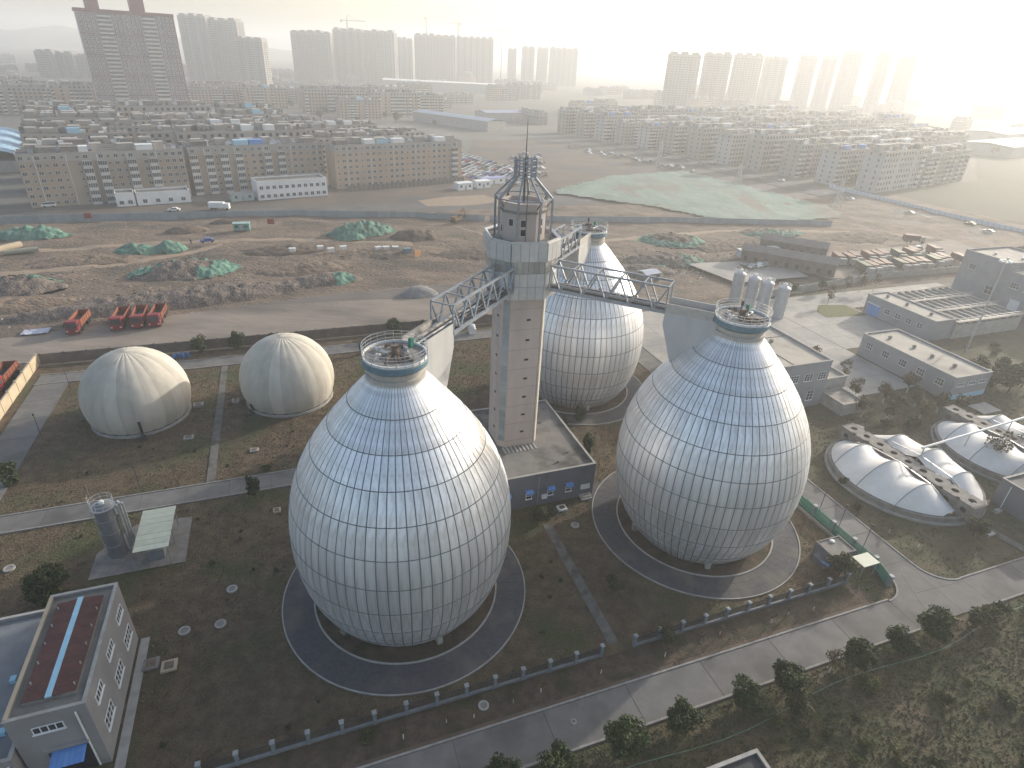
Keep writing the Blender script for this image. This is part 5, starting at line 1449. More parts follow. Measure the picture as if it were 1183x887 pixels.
mound('soil_heap', 'rubble heap partly covered by a torn green net', 'soil heap', -58, 111, 14, 8, 2.8, M_rubble, 7, 5, lambda x, y, n: math.hypot(x, y) > .55 + .25 * n and (y > -.35 or x > .2), 'torn green net ringing the rubble heap top')
mound('soil_heap', 'rubble heap with a strip of green net above the lone dump truck', 'soil heap', -98, 106, 12, 6, 2.6, M_rubble, 8, 3, lambda x, y, n: y > .15 + .3 * n, 'strip of green net on the heap above the lone truck')
mound('rubble_bank', 'long bank of rubble along the edge of the truck yard', 'rubble bank', -56, 88, 40, 6, 2.6, M_rubble, 9, 8.5, lambda x, y, n: y > .45 and abs(x + .25) < .13 + .1 * n, 'small scrap of green net on the long rubble bank')
mound('rubble_bank', 'stub of rubble bank behind the grey gravel heap', 'rubble bank', -22, 94, 11, 4.5, 2.4, M_rubble, 10, 8, lambda x, y, n: x > .25 and y < .2 and x < .75, 'tongue of green net down the end of the rubble bank')
mound('gravel_heap', 'smooth grey gravel heap beside the truck yard', 'gravel heap', 2.2, 79.6, 5.2, 3.6, 2.4, M_gravel, 11, 0, z0=.05)
mound('soil_heap', 'small bare soil heap by the green container', 'soil heap', -62, 157, 7, 3.5, 2.0, M_soil, 12)
mound('soil_heap', 'low dark heap behind the green container', 'soil heap', -50, 166, 6, 2.5, 1.5, M_soil_dark, 13)
mound('soil_heap', 'crater rimmed heap with a ring of green net behind the far egg', 'soil heap', 104, 113.5, 13, 9, 2.2, M_soil_dark, 14, -10, lambda x, y, n: math.hypot(x, y) > .62 + .15 * n, 'ring of green net round the crater heap')
mound('soil_heap', 'low heap fringed with pale green net by the netted field', 'soil heap', 152, 117, 15, 6, 1.6, M_soil, 15, -8, lambda x, y, n: y < -.3 + .3 * n or x > .7, 'fringe of green net on the low heap by the netted field')
mound('soil_heap', 'scrap covered heap with green net near the small white hut', 'soil heap', 88, 92, 14, 7, 2.2, M_rubble, 16, -14, lambda x, y, n: x > .35 and n > -.15, 'patch of green net on the scrap heap')
mound('soil_heap', 'overgrown rubble heap behind the far egg', 'soil heap', 75, 84, 10, 6, 1.8, M_rubble, 17, -10, lambda x, y, n: x > .1 and y > 0 and n > .0, 'small patch of green net on the overgrown heap')
mound('soil_heap', 'reddish soil heap by the sheds behind the far egg', 'soil heap', 60, 74, 9, 5, 1.6, M_soil, 18)
for k, (u, v, rx, ry, h) in enumerate(((-120, 128, 13, 6, 1.8), (-85, 127, 16, 6, 1.3), (-30, 128, 15, 6, 1.2), (2, 118, 18, 7, 1.3), (30, 112, 16, 8, 1.2), (-25, 108, 14, 6, 1.3), (40, 95, 12, 6, 1.3), (-100, 92, 20, 5, 1.6), (60, 104, 14, 7, 1.2), (130, 105, 22, 8, 1.0), (185, 105, 22, 8, 1.0))):
    mound('earth_ridge', 'low weedy ridge of churned earth on the construction site', 'earth ridge', u, v, rx, ry, h, M_soil if k % 2 else M_soil_dark, 40 + k, 4, group='low earth ridges')
# scattered debris, too small and many to count
def scatter(name, label, cat, n, fn, mats, s0, s1, seed, flat=.5):
    r_ = random.Random(seed); mb = MB(); c = 0
    while c < n:
        u, v = fn(r_); c += 1
        s_ = r_.uniform(s0, s1) ** 1.5; p = S(u, v, site_h(u, v) + s_ * .3 if v > 57 else .1)
        d = [Vector((r_.gauss(0, 1), r_.gauss(0, 1), r_.gauss(0, 1) * flat)).normalized() * s_ for _ in range(4)]
        mb.mi = r_.randrange(len(mats))
        mb.add([p + x for x in d], [(0, 1, 2), (0, 2, 3), (0, 3, 1), (1, 3, 2)])
    return stuff(mb.obj(name, mats), label, cat)
DM = [M_rubble, M_conc, M_soil_dark, mat('brick_bits', (.33, .15, .10), (.25, .12, .085), .9, scale=2), M_white2, M_soil, M_rubble]
scatter('rubble', 'broken brick and concrete rubble strewn over the dirt site', 'rubble', 9000, lambda r: (r.uniform(-130, 70), r.gauss(108, 15) if r.random() < .7 else r.uniform(88, 170)), DM, .13, .40, 1, .4)
scatter('rubble', 'scrap and rubble piled behind the far egg', 'rubble', 2600, lambda r: (r.gauss(84, 15), r.gauss(88, 8)), DM, .2, .6, 2, .4)
scatter('rubble', 'pale litter along the rubble bank', 'rubble', 2200, lambda r: (lambda f: (-94 + 78 * f, 84 + 10 * f + r.gauss(0, 2.2)))(r.random()), DM, .15, .42, 3, .4)
scatter('weeds', 'brown dead weeds in drifts on the dirt site', 'weeds', 2500, lambda r: (r.gauss(0, 1) * 45 - 20, 118 + r.gauss(0, 1) * 8), [M_bl[0], M_bl[2], M_leaf_br], .18, .4, 4, .8)

def tube_thing(name, label, cat, p, q, r, m):
    t = thing(name, label, cat, p, 0); d = Vector(q) - Vector(p)
    L_ = d.length; n = d.normalized(); prof = [(r, 0), (r, L_), (r * .82, L_), (r * .82, .1)]
    mb = MB().lathe(prof, 18, False); M_ = n.to_track_quat('Z', 'Y').to_matrix()
    mb.v = [tuple(M_ @ Vector(v)) for v in mb.v]; mb.obj('barrel', m, t); return t
tube_thing('concrete_pipe', 'short cream concrete pipe lying tilted on the dirt', 'pipe', S(-110, 138.5, 1.6), S(-105.5, 143, 1.8), .95, M_wallcream)
tube_thing('concrete_pipe', 'greenish concrete pipe lying flat beside the tilted one', 'pipe', S(-108, 136.0, 1.3), S(-100, 138.3, 1.3), .75, mat('mossy_pipe', (.30, .31, .24), (.25, .26, .2), .85, scale=1))
def cabin(name, label, loc, rz, w, d, h, mw, mr, group=None, cat='cabin', pitch=.25):
    t = thing(name, label, cat, loc, rz, group)
    MB().box(-w / 2, -d / 2, 0, w / 2, d / 2, h).obj('wall', mw, t)
    q = MB(); q.extr([(-d / 2 - .2, h), (0, h + pitch * d / 2 + .02), (d / 2 + .2, h), (d / 2 + .2, h + .08), (0, h + pitch * d / 2 + .14), (-d / 2 - .2, h + .08)], -w / 2 - .2, w / 2 + .2); q.v = [(y, x, z) for x, y, z in q.v]; q.f = [f[::-1] for f in q.f]
    q.obj('roof', mr, t)
    MB().box(-.45, -d / 2 - .03, .05, .45, -d / 2 + .02, min(2.0, h - .2)).obj('door', M_steel, t)
    for s_ in (-1, 1): MB().box(-.5, -d / 2 - .03, h * .4, .5, -d / 2 + .02, h * .75).obj('window', M_glass, t, (s_ * w * .3, 0, 0))
    return t
cabin('site_container', 'green site container on the open dirt', S(-44.5, 154.2, .6), A - R(5), 5.2, 2.3, 2.4, mat('container_green', (.10, .30, .26), (.08, .25, .22), .6, scale=1), mat('container_top', (.35, .5, .47), (.3, .45, .42), .6, scale=1), pitch=.02)
cabin('scrap_hut', 'small hut with a pale blue roof behind the truss bridge', S(70.8, 75, .5), A + R(10), 5.5, 4.0, 2.6, M_conc_dark, mat('hut_roof', (.42, .46, .52), (.36, .4, .46), .5, scale=1))
cabin('site_container', 'pale grey container by the parked cars', S(119, 89.5, .8), A + R(-4), 7.5, 2.5, 2.5, mat('container_grey', (.42, .45, .48), (.36, .39, .42), .6, scale=1), M_galv, pitch=.02)
cabin('site_container', 'dark green container beside the pale grey one', S(128, 90, .8), A + R(-4), 7, 2.5, 2.6, mat('container_dkgreen', (.16, .24, .20), (.13, .2, .17), .6, scale=1), M_steel, pitch=.02)
for k, (x, y) in enumerate(((-28.8, 303.4), (-20.5, 311))):
    cabin('prefab_cabin', ['white prefab cabin nearest the apartment blocks', 'white prefab cabin with a stained end beside the car park'][k], Vector((x, y, -.2)), CITY, 8, 5, 3.2, M_white2, M_white2, pitch=.08)
cabin('prefab_cabin', 'low cabin with a violet roof by the car park', Vector((-16, 322, -.2)), CITY, 14, 5, 3, M_white2, mat('violet_roof', (.30, .32, .52), (.27, .29, .48), .5, scale=1), pitch=.1)
for k, (u, v) in enumerate(((-13.5, 122.5), (-20.5, 124), (-17.5, 121), (-29, 123), (-2.8, 119.8), (-.3, 119.6), (2.6, 119.2))):
    q = MB(); q.box(-.9, -.6, 0, .9, .6, .9); q.box(-1.0, -.7, .9, 1.0, .7, 1.05); tag(q.obj('beehive_box', M_white, None, S(u, v, 1.1), A + rng.uniform(-.4, .4)), 'white box with a lid on the weedy dirt', 'box', 'white boxes on the dirt')
q = MB(); q.box(-1.2, -.9, 0, 1.2, .9, 1.4); q.box(-1.1, -.8, 1.4, 1.1, .8, 1.5); tag(q.obj('water_tank', M_teal, None, S(5.6, 115.2, 1.0), A), 'grey green tank beside the white boxes', 'tank')
q = MB(); q.box(-1.2, -.12, 0, 1.2, .12, 1.9); q.box(-1.3, -.3, 0, -1.1, .3, .2); q.box(1.1, -.3, 0, 1.3, .3, .2); tag(q.obj('orange_board', mat('board_orange', (.55, .27, .12), (.48, .24, .11), .7, scale=1), None, S(8.1, 110.6, 1.0), A + R(30)), 'orange site board standing in the weeds', 'board')
for u, v, nm in ((-95, 176.0, 'red banner fixed on the grey hoarding'), (-35, 158, 'red board on the dirt past the green container')):
    t = thing('site_sign', nm, 'sign', S(u, v, .5), A); MB().box(-1.1, -.08, .8, 1.1, .08, 2.6).obj('board', M_red, t); MB().cyl((-.9, 0, 0), (-.9, 0, .8), .06).obj('leg', M_steel, t); MB().cyl((.9, 0, 0), (.9, 0, .8), .06).obj('leg', M_steel, t)
q = MB(); q.grid(8, 6, lambda a, b: ((a - .5) * 5, (b - .5) * 3, .25 + .35 * fbm(a * 4, b * 4, 3))); tag(q.obj('sheet_pile', mat('pale_sheet', (.45, .47, .55), (.38, .4, .48), .7, scale=1), None, S(-84, 74, .2), A), 'crumpled pale sheeting on the yard beside the lone truck', 'sheeting')
# person on the track
t = thing('person', 'person in dark clothes standing on the dirt track', 'person', S(-58.9, 137.0, .9), A)
body = bpy.data.meshes.new('body'); vs = [(0, 0, .95), (0, 0, 1.2), (0, 0, 1.45), (0, 0, 1.55), (0, -.02, 1.68), (.1, 0, .92), (.12, 0, .5), (.13, .02, .06), (.13, -.14, .04), (-.1, 0, .92), (-.13, 0, .5), (-.14, .02, .06), (-.14, -.14, .04), (.2, 0, 1.42), (.26, .02, 1.15), (.25, -.06, .9), (-.2, 0, 1.42), (-.26, .02, 1.15), (-.25, -.06, .9)]
es = [(0, 1), (1, 2), (2, 3), (3, 4), (0, 5), (5, 6), (6, 7), (7, 8), (0, 9), (9, 10), (10, 11), (11, 12), (2, 13), (13, 14), (14, 15), (2, 16), (16, 17), (17, 18)]
body.from_pydata(vs, es, []); body.materials.append(mat('dark_clothes', (.03, .03, .035), (.05, .045, .05), .9, scale=4)); bo = link('body', body, t)
sk = bo.modifiers.new('skin', 'SKIN'); rad = [.15, .16, .15, .06, .105, .1, .075, .05, .045, .1, .075, .05, .045, .07, .05, .04, .07, .05, .04]
for k, r0 in enumerate(rad): body.skin_vertices[0].data[k].radius = (r0, r0)
body.skin_vertices[0].data[0].use_root = True; bo.modifiers.new('sub', 'SUBSURF').levels = 1
# ruined sheds behind the pale wall
def shed(label, u, v, L_, d, h, rz):
    t = thing('brick_shed', label, 'shed', S(u, v, .7), A + R(rz))
    MB().box(-L_ / 2, -d / 2, 0, L_ / 2, d / 2, h).obj('wall', M_wallc, t)
    q = MB(); q.extr([(-d / 2 - .4, h - .05), (0, h + 1.4), (d / 2 + .4, h - .05), (d / 2 + .4, h + .12), (0, h + 1.58), (-d / 2 - .4, h + .12)], -L_ / 2 - .3, L_ / 2 + .3); q.v = [(y, x, z) for x, y, z in q.v]; q.f = [f[::-1] for f in q.f]
    q.obj('roof', mat('old_roof', (.22, .20, .18), (.16, .148, .135), .9, scale=.4, detail=9), t)
    n = int(L_ / 3)
    for i in range(n): MB().box(-.55, -d / 2 - .04, .9, .55, -d / 2 + .03, 2.3).obj('window', M_dark, t, (-L_ / 2 + (i + .5) * L_ / n, 0, 0))
    MB().box(L_ / 2 - .03, -1, .05, L_ / 2 + .04, 1, 2.4).obj('door', M_white2, t)
shed('long brick shed with a pitched roof and dark openings behind the pale wall', 124.5, 76.5, 29, 7, 4.2, -48)
shed('second brick shed with a pitched roof behind the long one', 139, 90, 22, 7, 4.0, -48)
# ================================================================== hoardings
def hoarding(label, pts, h, m, z=0.):
    t = thing('hoarding', label, 'fence', (pts[0][0], pts[0][1], z))
    o = Vector(pts[0])
    q = MB(); ps = MB()
    for a, b in zip(pts[:-1], pts[1:]):
        a, b = Vector(a) - o, Vector(b) - o; ln = (b - a).length; n = max(1, round(ln / 2.4))
        me = MB().box(-ln / n / 2 + .04, -.05, .1, ln / n / 2 - .04, .05, h).mesh('panel', m); pm = MB().box(-.09, -.1, 0, .09, .1, h + .12).mesh('post', M_steel)
        an = math.atan2(b.y - a.y, b.x - a.x)
        for i in range(n):
            c = a.lerp(b, (i + .5) / n); link('panel', me, t, (c.x, c.y, 0), an); c = a.lerp(b, i / n); link('post', pm, t, (c.x, c.y, 0), an)
    return t
M_hoard = mat('hoarding_sheet', (.30, .335, .35), (.25, .28, .295), .55, scale=.6, rand=.10)
hoarding('long grey sheet hoarding between the dirt site and the town', [(-184, 200), (-151, 211.7), (-121, 221), (-87, 232.3), (-41.5, 239.4), (-14, 239.6)], 2.8, M_hoard, -.3)
hoarding('grey sheet hoarding below the netted field', [(-12, 240.0), (35, 248.6), (72, 255), (133, 261.8)], 2.8, M_hoard, -.3)
hoarding('low brown wall in front of the tan apartment block', [(-80, 283), (-52, 304), (-30, 322)], 2.6, M_wallc, -.2)
hoarding('white crash barrier hoarding along the avenue', [(176, 362), (202.2, 299.7), (232, 244), (262, 190)], 2.0, mat('barrier_white', (.58, .62, .70), (.5, .54, .62), .6, scale=.5), -.1)
hoarding('long low wall between the avenue and the housing rows', [(72, 548), (136, 482), (175, 437), (206, 378)], 3.4, mat('estate_wall', (.36, .31, .26), (.30, .26, .22), .85, scale=.3), -.1)

# ================================================================== apartment blocks
M_tan = mat('tan_render', (.42, .325, .245), (.36, .28, .21), .85, scale=.15, detail=8, c3=(.30, .245, .195), scale3=.06, coord='obj')
M_tan2 = mat('peach_render', (.47, .35, .255), (.41, .31, .225), .85, scale=.15, detail=8, coord='obj')
M_greyfl = mat('attic_render', (.40, .37, .33), (.32, .295, .265), .85, scale=.25, detail=9, coord='obj', rand=.12)
M_aptroof = mat('apartment_roof', (.20, .18, .16), (.13, .12, .108), .9, scale=.2, detail=8, rand=.1)
M_balc = mat('balcony_white', (.60, .58, .54), (.52, .50, .46), .7, scale=.6, rand=.1)
M_frame = M_white2
STOREY, NF = 2.68, 7
def apt_window():
    q = MB(); q.mi = 0; q.box(-.72, -.06, 0, .72, .02, 1.35); q.mi = 1
    for x in (-.74, 0, .74): q.box(x - .04, -.09, -.03, x + .04, .0, 1.38)
    for z in (-.03, 1.35): q.box(-.76, -.085, z - .03, .76, .0, z + .05)
    return q.mesh('window', [M_glass, M_frame])
def apt_balcony():
    q = MB(); q.mi = 0; q.box(-1.55, -1.15, -.12, 1.55, .02, .95); q.box(-1.55, -1.15, 2.42, 1.55, .02, 2.55); q.mi = 1; q.box(-1.48, -1.08, .95, 1.48, 0, 2.42)
    q.mi = 2
    for x in (-1.5, -.75, 0, .75, 1.5): q.box(x - .045, -1.13, .95, x + .045, -1.05, 2.42)
    return q.mesh('balcony', [M_balc, M_glass, M_frame])
WIN, BAL = apt_window(), apt_balcony()
HUT = [MB().box(-1.8, -2, 0, 1.8, 2, 2.5).box(-2, -2.2, 2.5, 2, 2.2, 2.65).mesh('stair_hut', M_greyfl),
       MB().box(-2.6, -1.6, 0, 2.6, 1.6, 2.2).box(-2.8, -1.8, 2.2, 2.8, 1.8, 2.32).mesh('roof_room', M_greyfl)]
SHEDS = [MB().box(-3, -2, 2.1, 3, 2, 2.25).box(-2.9, -1.9, 0, 2.9, 1.9, 2.1).mesh('roof_shed', m) for m in (M_blue, M_white2, M_ltblue, M_conc_dark)]
TANK = MB().cyl((-.8, 0, .9), (.8, 0, .9), .3, n=8).add([(-.8, -.2, .8), (.8, -.2, .8), (.8, -1.6, .05), (-.8, -1.6, .05)], [(0, 1, 2, 3)]).mesh('water_heater', [M_galv])
def near_block(label, p0, p1, pattern, wallm, depth=12.0, h=NF * STOREY):
    """front face from p0 to p1; pattern: one letter per bay, w window, b balcony, n narrow window, . blank"""
    p0, p1 = Vector(p0), Vector(p1); d = p1 - p0; L_ = d.length; an = math.atan2(d.y, d.x)
    t = thing('apartment_block', label, 'apartment block', (p0.x, p0.y, -.2), an, 'front apartment blocks')
    MB().box(0, 0, 0, L_, depth, h).obj('wall', wallm, t)
    MB().box(-.12, -.12, h - STOREY, L_ + .12, -.003, h + .5).obj('attic_band', M_greyfl, t); MB().box(-.12, 0, h - STOREY, -.003, depth, h + .5).obj('attic_band', M_greyfl, t); MB().box(L_ + .003, 0, h - STOREY, L_ + .12, depth, h + .5).obj('attic_band', M_greyfl, t)
    rf = MB().box(.15, .15, h, L_ - .15, depth, h + .06).obj('roof', M_aptroof, t)
    MB().box(0, depth - .2, h, L_, depth, h + .6).obj('roof_parapet', M_greyfl, rf)
    n = len(pattern); bw = L_ / n
    for i, c in enumerate(pattern):
        x = (i + .5) * bw
        for f in range(NF):
            z = f * STOREY
            if c == 'b' and f < NF - 1: link('balcony', BAL, t, (x, 0, z + .15))
            elif c == 'w' or (c == 'b' and f == NF - 1): link('window', WIN, t, (x, -.02 if f < NF - 1 else -.14, z + .85))
            elif c == 'n':
                o = link('window', WIN, t, (x, -.02 if f < NF - 1 else -.14, z + 1.0)); o.scale = (.55, 1, .7)
    for y in (3, 8.5):
        for f in range(NF):
            o = link('window', WIN, t, (L_ + .02 + (.12 if f == NF - 1 else 0), y, f * STOREY + .9), R(90)); o.scale = (.7, 1, .8)
    r_ = random.Random(int(L_ * 10))
    k = 5.0
    while k < L_ - 4:
        link('stair_hut', HUT[r_.randrange(2)], rf, (k, depth * .6, h + .05)); k += r_.uniform(8, 13)
    for _ in range(int(L_ / 11)):
        link('roof_shed', SHEDS[r_.choice((0, 1, 2, 3, 3, 3, 1))], rf, (r_.uniform(4, L_ - 4), 3.0, h + .06))
    for _ in range(int(L_ / 3)): link('water_heater', TANK, rf, (r_.uniform(2, L_ - 2), r_.uniform(5, 11), h + .06))
    for x in [bw * j for j in range(2, n, 4)]:
        MB().cyl((x, -.12, .2), (x, -.12, h - .2), .09, n=6).obj('downpipe', M_white2, t)
    return t
near_block('long tan apartment block at the end of the row by the white van', (-183.1, 225.1), (-138.5, 256.5), 'wnwnwn.nb.bnwnb.wbnwww', M_tan)
near_block('tan apartment block with white balcony stacks between its two neighbours', (-139.0, 261.5), (-93.5, 296.0), 'b.bnb.bnwwb.bnwwnww', M_tan2)
near_block('peach apartment block overlooking the packed car park', (-86.0, 288.1), (-32.0, 328.2), 'nwwwnwwwnwwwnwwwnwwwnb.', M_tan2)

# white two storey houses in front
def white_house(label, p0, p1, depth, h, cols, rows, offs=0):
    p0, p1 = Vector(p0), Vector(p1); d = p1 - p0; L_ = d.length; an = math.atan2(d.y, d.x)
    t = thing('white_house', label, 'house', (p0.x, p0.y, -.15), an, 'white houses before the apartment blocks')
    MB().box(0, 0, 0, L_, depth, h).obj('wall', M_white2, t); MB().box(.3, .3, h, L_ - .3, depth - .3, h + .04).obj('roof', M_aptroof, t)
    for x0, y0, x1, y1 in ((0, 0, L_, .25), (0, depth - .25, L_, depth), (0, .25, .25, depth - .25), (L_ - .25, .25, L_, depth - .25)): MB().box(x0, y0, h, x1, y1, h + .6).obj('parapet', M_white2, t)
    for i in range(cols):
        for j in range(rows): link('window', WIN, t, (L_ * (i + .6) / (cols + .2), -.02, .9 + j * (h - .3) / rows))
    return t
white_house('long white two storey house with two rows of windows', (-110.2, 256.6), (-86.2, 273.6), 10, 7.2, 11, 2)
white_house('low white single storey house by the hoarding', (-150.2, 237.4), (-134.5, 248.0), 8, 4.3, 4, 1)
white_house('small white house adjoining the low white one', (-156.0, 233.5), (-150.6, 237.0), 8, 4.6, 2, 1)
cabin('green_kiosk', 'pale green kiosk beside the long white house', Vector((-117, 256, -.15)), CITY, 9, 4, 3.0, mat('kiosk_green', (.38, .48, .42), (.34, .43, .38), .7, scale=1), M_conc, pitch=.05)

# rows behind: blocks whose windows are too small to pick apart are joined per block
def row_block(L_, nf, wallm, seed, depth=11.5):
    r_ = random.Random(seed); h = nf * STOREY
    body = MB(); body.box(0, 0, 0, L_, depth, h - STOREY); 
    attic = MB(); attic.box(-.1, -.1, h - STOREY + .003, L_ + .1, depth + .1, h + .4)
    win, bal = MB(), MB()
    n = int(L_ / 3.1); bw = L_ / n
    for i in range(n):
        x = (i + .5) * bw; c = r_.random()
        for f in range(nf):
            z = f * STOREY; off = .1 if f == nf - 1 else 0
            if c < .38 and f < nf - 1:
                bal.box(x - 1.3, -.9, z, x + 1.3, -.003, z + 1.0); win.box(x - 1.2, -.8, z + 1.0, x + 1.2, -.003, z + 2.3); bal.box(x - 1.3, -.9, z + 2.3, x + 1.3, -.003, z + 2.6)
            elif c < .93: win.box(x - .7, -.05 - off, z + .8, x + .7, -.003 - off, z + 2.15)
            if f >= nf - 2: win.box(x - .6, depth + .003 + off, z + .9, x + .6, depth + .05 + off, z + 2.1)
    for y in (3, 8):
        for f in range(nf):
            for xs in (-1, 1):
                x = L_ + .003 if xs > 0 else -.053
                off = .1 if f == nf - 1 else 0
                win.box(x + xs * off, y - .5, f * STOREY + .9, x + .05 + xs * off, y + .5, f * STOREY + 2.1)
    roof = MB(); roof.box(.3, .3, h + .403, L_ - .3, depth - .3, h + .45)
    k = 4.0
    huts = MB()
    while k < L_ - 4:
        w = r_.uniform(1.6, 3.2); huts.box(k - w, depth * .35, h + .45, k + w, depth * .8, h + .45 + r_.uniform(1.8, 2.8)); k += r_.uniform(6, 11)
    for q_ in range(int(L_ / 1.1)):
        roof.mi = q_ % 4
        x, y = r_.uniform(1, L_ - 1), r_.uniform(1, depth - 1); s_ = r_.uniform(.3, 1.2); roof.box(x - s_, y - s_ * .6, h + .45, x + s_, y + s_ * .6, h + .45 + r_.uniform(.5, 2.2))
    sheds = MB()
    for _ in range(r_.randrange(1, 3)):
        x = r_.uniform(4, L_ - 5); sheds.box(x - 2.4, 1, h + .45, x + 2.4, 4, h + 2.6)
    return [('wall', body.mesh('wall', wallm)), ('attic_storey', attic.mesh('attic_storey', M_greyfl)), ('windows', win.mesh('windows', M_glass)), ('balconies', bal.mesh('balconies', M_balc)),
            ('roof_clutter', roof.mesh('roof_clutter', [M_aptroof, M_white2, M_conc_dark, M_tan])), ('roof_rooms', huts.mesh('roof_rooms', M_greyfl)), ('roof_sheds', sheds.mesh('roof_sheds', [M_conc, M_conc_dark, M_white2, M_conc_dark, M_ltblue, M_conc, M_blue][seed % 7]))]
M_pink = mat('estate_pink', (.34, .295, .26), (.28, .245, .215), .85, scale=.15, coord='obj'); M_pale2 = mat('estate_white', (.42, .41, .39), (.36, .352, .335), .85, scale=.15, coord='obj')
VAR = {'tan': [row_block(L_, 7, (M_tan, M_tan2, M_pink)[k % 3], 70 + k) for k, L_ in enumerate((44, 52, 58, 48, 40))], 'white': [row_block(L_, 7, (M_pale2, M_pink)[k % 2], 90 + k) for k, L_ in enumerate((46, 56, 50, 62))],
       'low': [row_block(L_, 4, (M_tan, M_pink, M_conc_dark)[k % 3], 110 + k) for k, L_ in enumerate((40, 52, 34))]}
JOIN = ('windows', 'balconies', 'roof_clutter', 'roof_rooms', 'roof_sheds')
def put_block(kind, k, loc, rz, label, group, far=False):
    parts = VAR[kind][k % len(VAR[kind])]
    t = thing('apartment_block', label, 'apartment block', loc, rz, group)
    t.scale = (1, 1, rng.choice((.86, .93, 1, 1, 1, 1.07, 1.14)))
    for nm, me in parts:
        o = link(nm, me, t)
        if nm in JOIN: o['kind'] = 'stuff'
    return t
cnt = 0
r_ = random.Random(21)
LA = 'tan apartment block in the crowded rows behind the front three'
for row in range(1, 12):
    x = -62 - 6 * row * .4
    jj = 0; a = -40.0; lim = 122 - row * 6 if row < 6 else 130 - row * 5
    while a < lim:
        k = r_.randrange(5); L_ = (44, 52, 58, 48, 40)[k]
        p = Vector((-152, 252)); pos = Vector((p.x + a * CC - row * 27.0 * CS, p.y + a * CS + row * 27.0 * CC, -.25))
        a += L_ + r_.uniform(3, 7)
        if pos.y > 405 and pos.x < -205: continue
        put_block('tan', k, pos, CITY + r_.uniform(-.015, .015), 'tan block, ' + ORD[jj] + ' from the van end in the ' + ORD[row - 1] + ' row behind the front blocks', 'crowded apartment rows'); cnt += 1; jj += 1
LB = 'pale apartment block in the estate across the avenue'
for row in range(0, 12):
    a = 0.0; p = Vector((197, 352))
    nb = 2 if row < 2 else 4 if row < 5 else 6
    for j in range(nb):
        k = r_.randrange(4); L_ = (46, 56, 50, 62)[k]
        pos = Vector((p.x + a * CC - row * 25.0 * CS, p.y + a * CS + row * 25.0 * CC, -.25))
        put_block('white', k, pos, CITY + r_.uniform(-.01, .01), 'pale block, ' + ORD[j] + ' from the avenue in the ' + ORD[row] + ' estate row from the open field', 'estate blocks across the avenue'); cnt += 1
        a += L_ + r_.uniform(4, 9)
LC = 'low building in the hazy town beyond the apartment rows'
for k in range(110):
    d = r_.uniform(640, 1500); az = r_.uniform(-40, 37)
    if d < 760 and 2 < az < 36: continue
    pos = Vector((d * math.tan(R(az)), d, -.25))
    if -440 < pos.x < -200 and 480 < pos.y < 720: continue
    put_block('low' if r_.random() < .65 else 'tan', r_.randrange(5), pos, CITY + (R(90) if r_.random() < .2 else 0), LC, 'hazy low town'); cnt += 1
for k, (x, y) in enumerate(((-420, 505), (-400, 540), (-440, 560), (-330, 640), (-280, 660), (-235, 690), (-345, 680), (-290, 705), (-215, 640), (-170, 600), (-185, 660), (-150, 640), (-470, 520), (-500, 590))):
    put_block('tan', k, Vector((x, y, -.25)), CITY, 'tan block standing round the red framed tower', 'blocks round the red framed tower')
# blue roofed market halls
def hall(label, loc, rz, w, d, h, m, arch=0.):
    t = thing('market_hall', label, 'hall', loc, rz)
    MB().box(-w / 2, -d / 2, 0, w / 2, d / 2, h).obj('wall', M_conc, t)
    q = MB(); q.grid(2, 14, lambda a, b: ((a - .5) * (w + 1.5), (b - .5) * (d + 1.5), h + .05 + (arch or 1.6) * (math.sin(math.pi * b) if arch else 1 - abs(2 * b - 1)))); q.obj('roof', m, t)
    for k in range(int(w / 8)): MB().box(-1.6, -d / 2 - .05, .1, 1.6, -d / 2 + .02, h * .6).obj('shutter', M_steel, t, (-w / 2 + 4 + k * 8, 0, 0))
hall('long market hall with a blue sheet roof beyond the crowded rows', Vector((-62, 600, -.2)), CITY - R(75), 96, 24, 8, mat('dusty_blue_roof', (.25, .31, .40), (.21, .27, .35), .6, scale=.3))
hall('market hall with a pale violet blue roof beside the estate', Vector((-20, 660, -.2)), CITY, 60, 22, 9, mat('violet_blue_roof', (.27, .31, .42), (.23, .27, .37), .5, scale=.3))
hall('arched pale blue hall at the end of the apartment rows', Vector((-270, 323, -.2)), CITY + R(90), 92, 26, 5, mat('arched_blue', (.30, .47, .62), (.38, .55, .68), .45, scale=.2, stretch=(1, 1, 1)), 5.0)
hall('long white roofed factory shed beyond the field', Vector((455, 610, -.2)), CITY, 120, 40, 9, M_white2)
hall('second pale factory shed in the glare beyond the field', Vector((560, 760, -.2)), CITY, 150, 40, 9, M_white2)
hall('long pale hall at the foot of the hazy towers', Vector((-150, 1150, -.2)), R(4), 190, 40, 14, M_white2)

# red framed tower
t = thing('red_framed_tower', 'tall slab tower with a red frame grid and two roof turrets', 'high-rise', (-353, 539, -.3), CITY + R(1))
TW, TD, TH, NFt = 68.0, 16.0, 74.0, 25
st = TH / NFt
M_tw = mat('tower_panel', (.62, .615, .615), (.54, .535, .535), .7, scale=.2, coord='obj'); M_redf = mat('red_frame', (.20, .065, .062), (.16, .058, .056), .6, scale=.3)
MB().box(0, 0, 0, TW, TD, TH).obj('wall', M_tw, t)
MB().box(-.8, -1.2, TH, TW + .8, TD + .5, TH + 2.2).obj('roof_band', M_redf, t)
for x, w, hh_ in ((8, 9, 7.5), (39, 10, 11)): MB().box(x, 3, TH + 2.2, x + w, TD - 2, TH + 2.2 + hh_).obj('roof_turret', M_redf, t)
cols_ = [0, 3, 6, 9, 12, 24, 27, 30, 33.2, 37, 40, 43, 55.5, 59, 62, 65, 68]
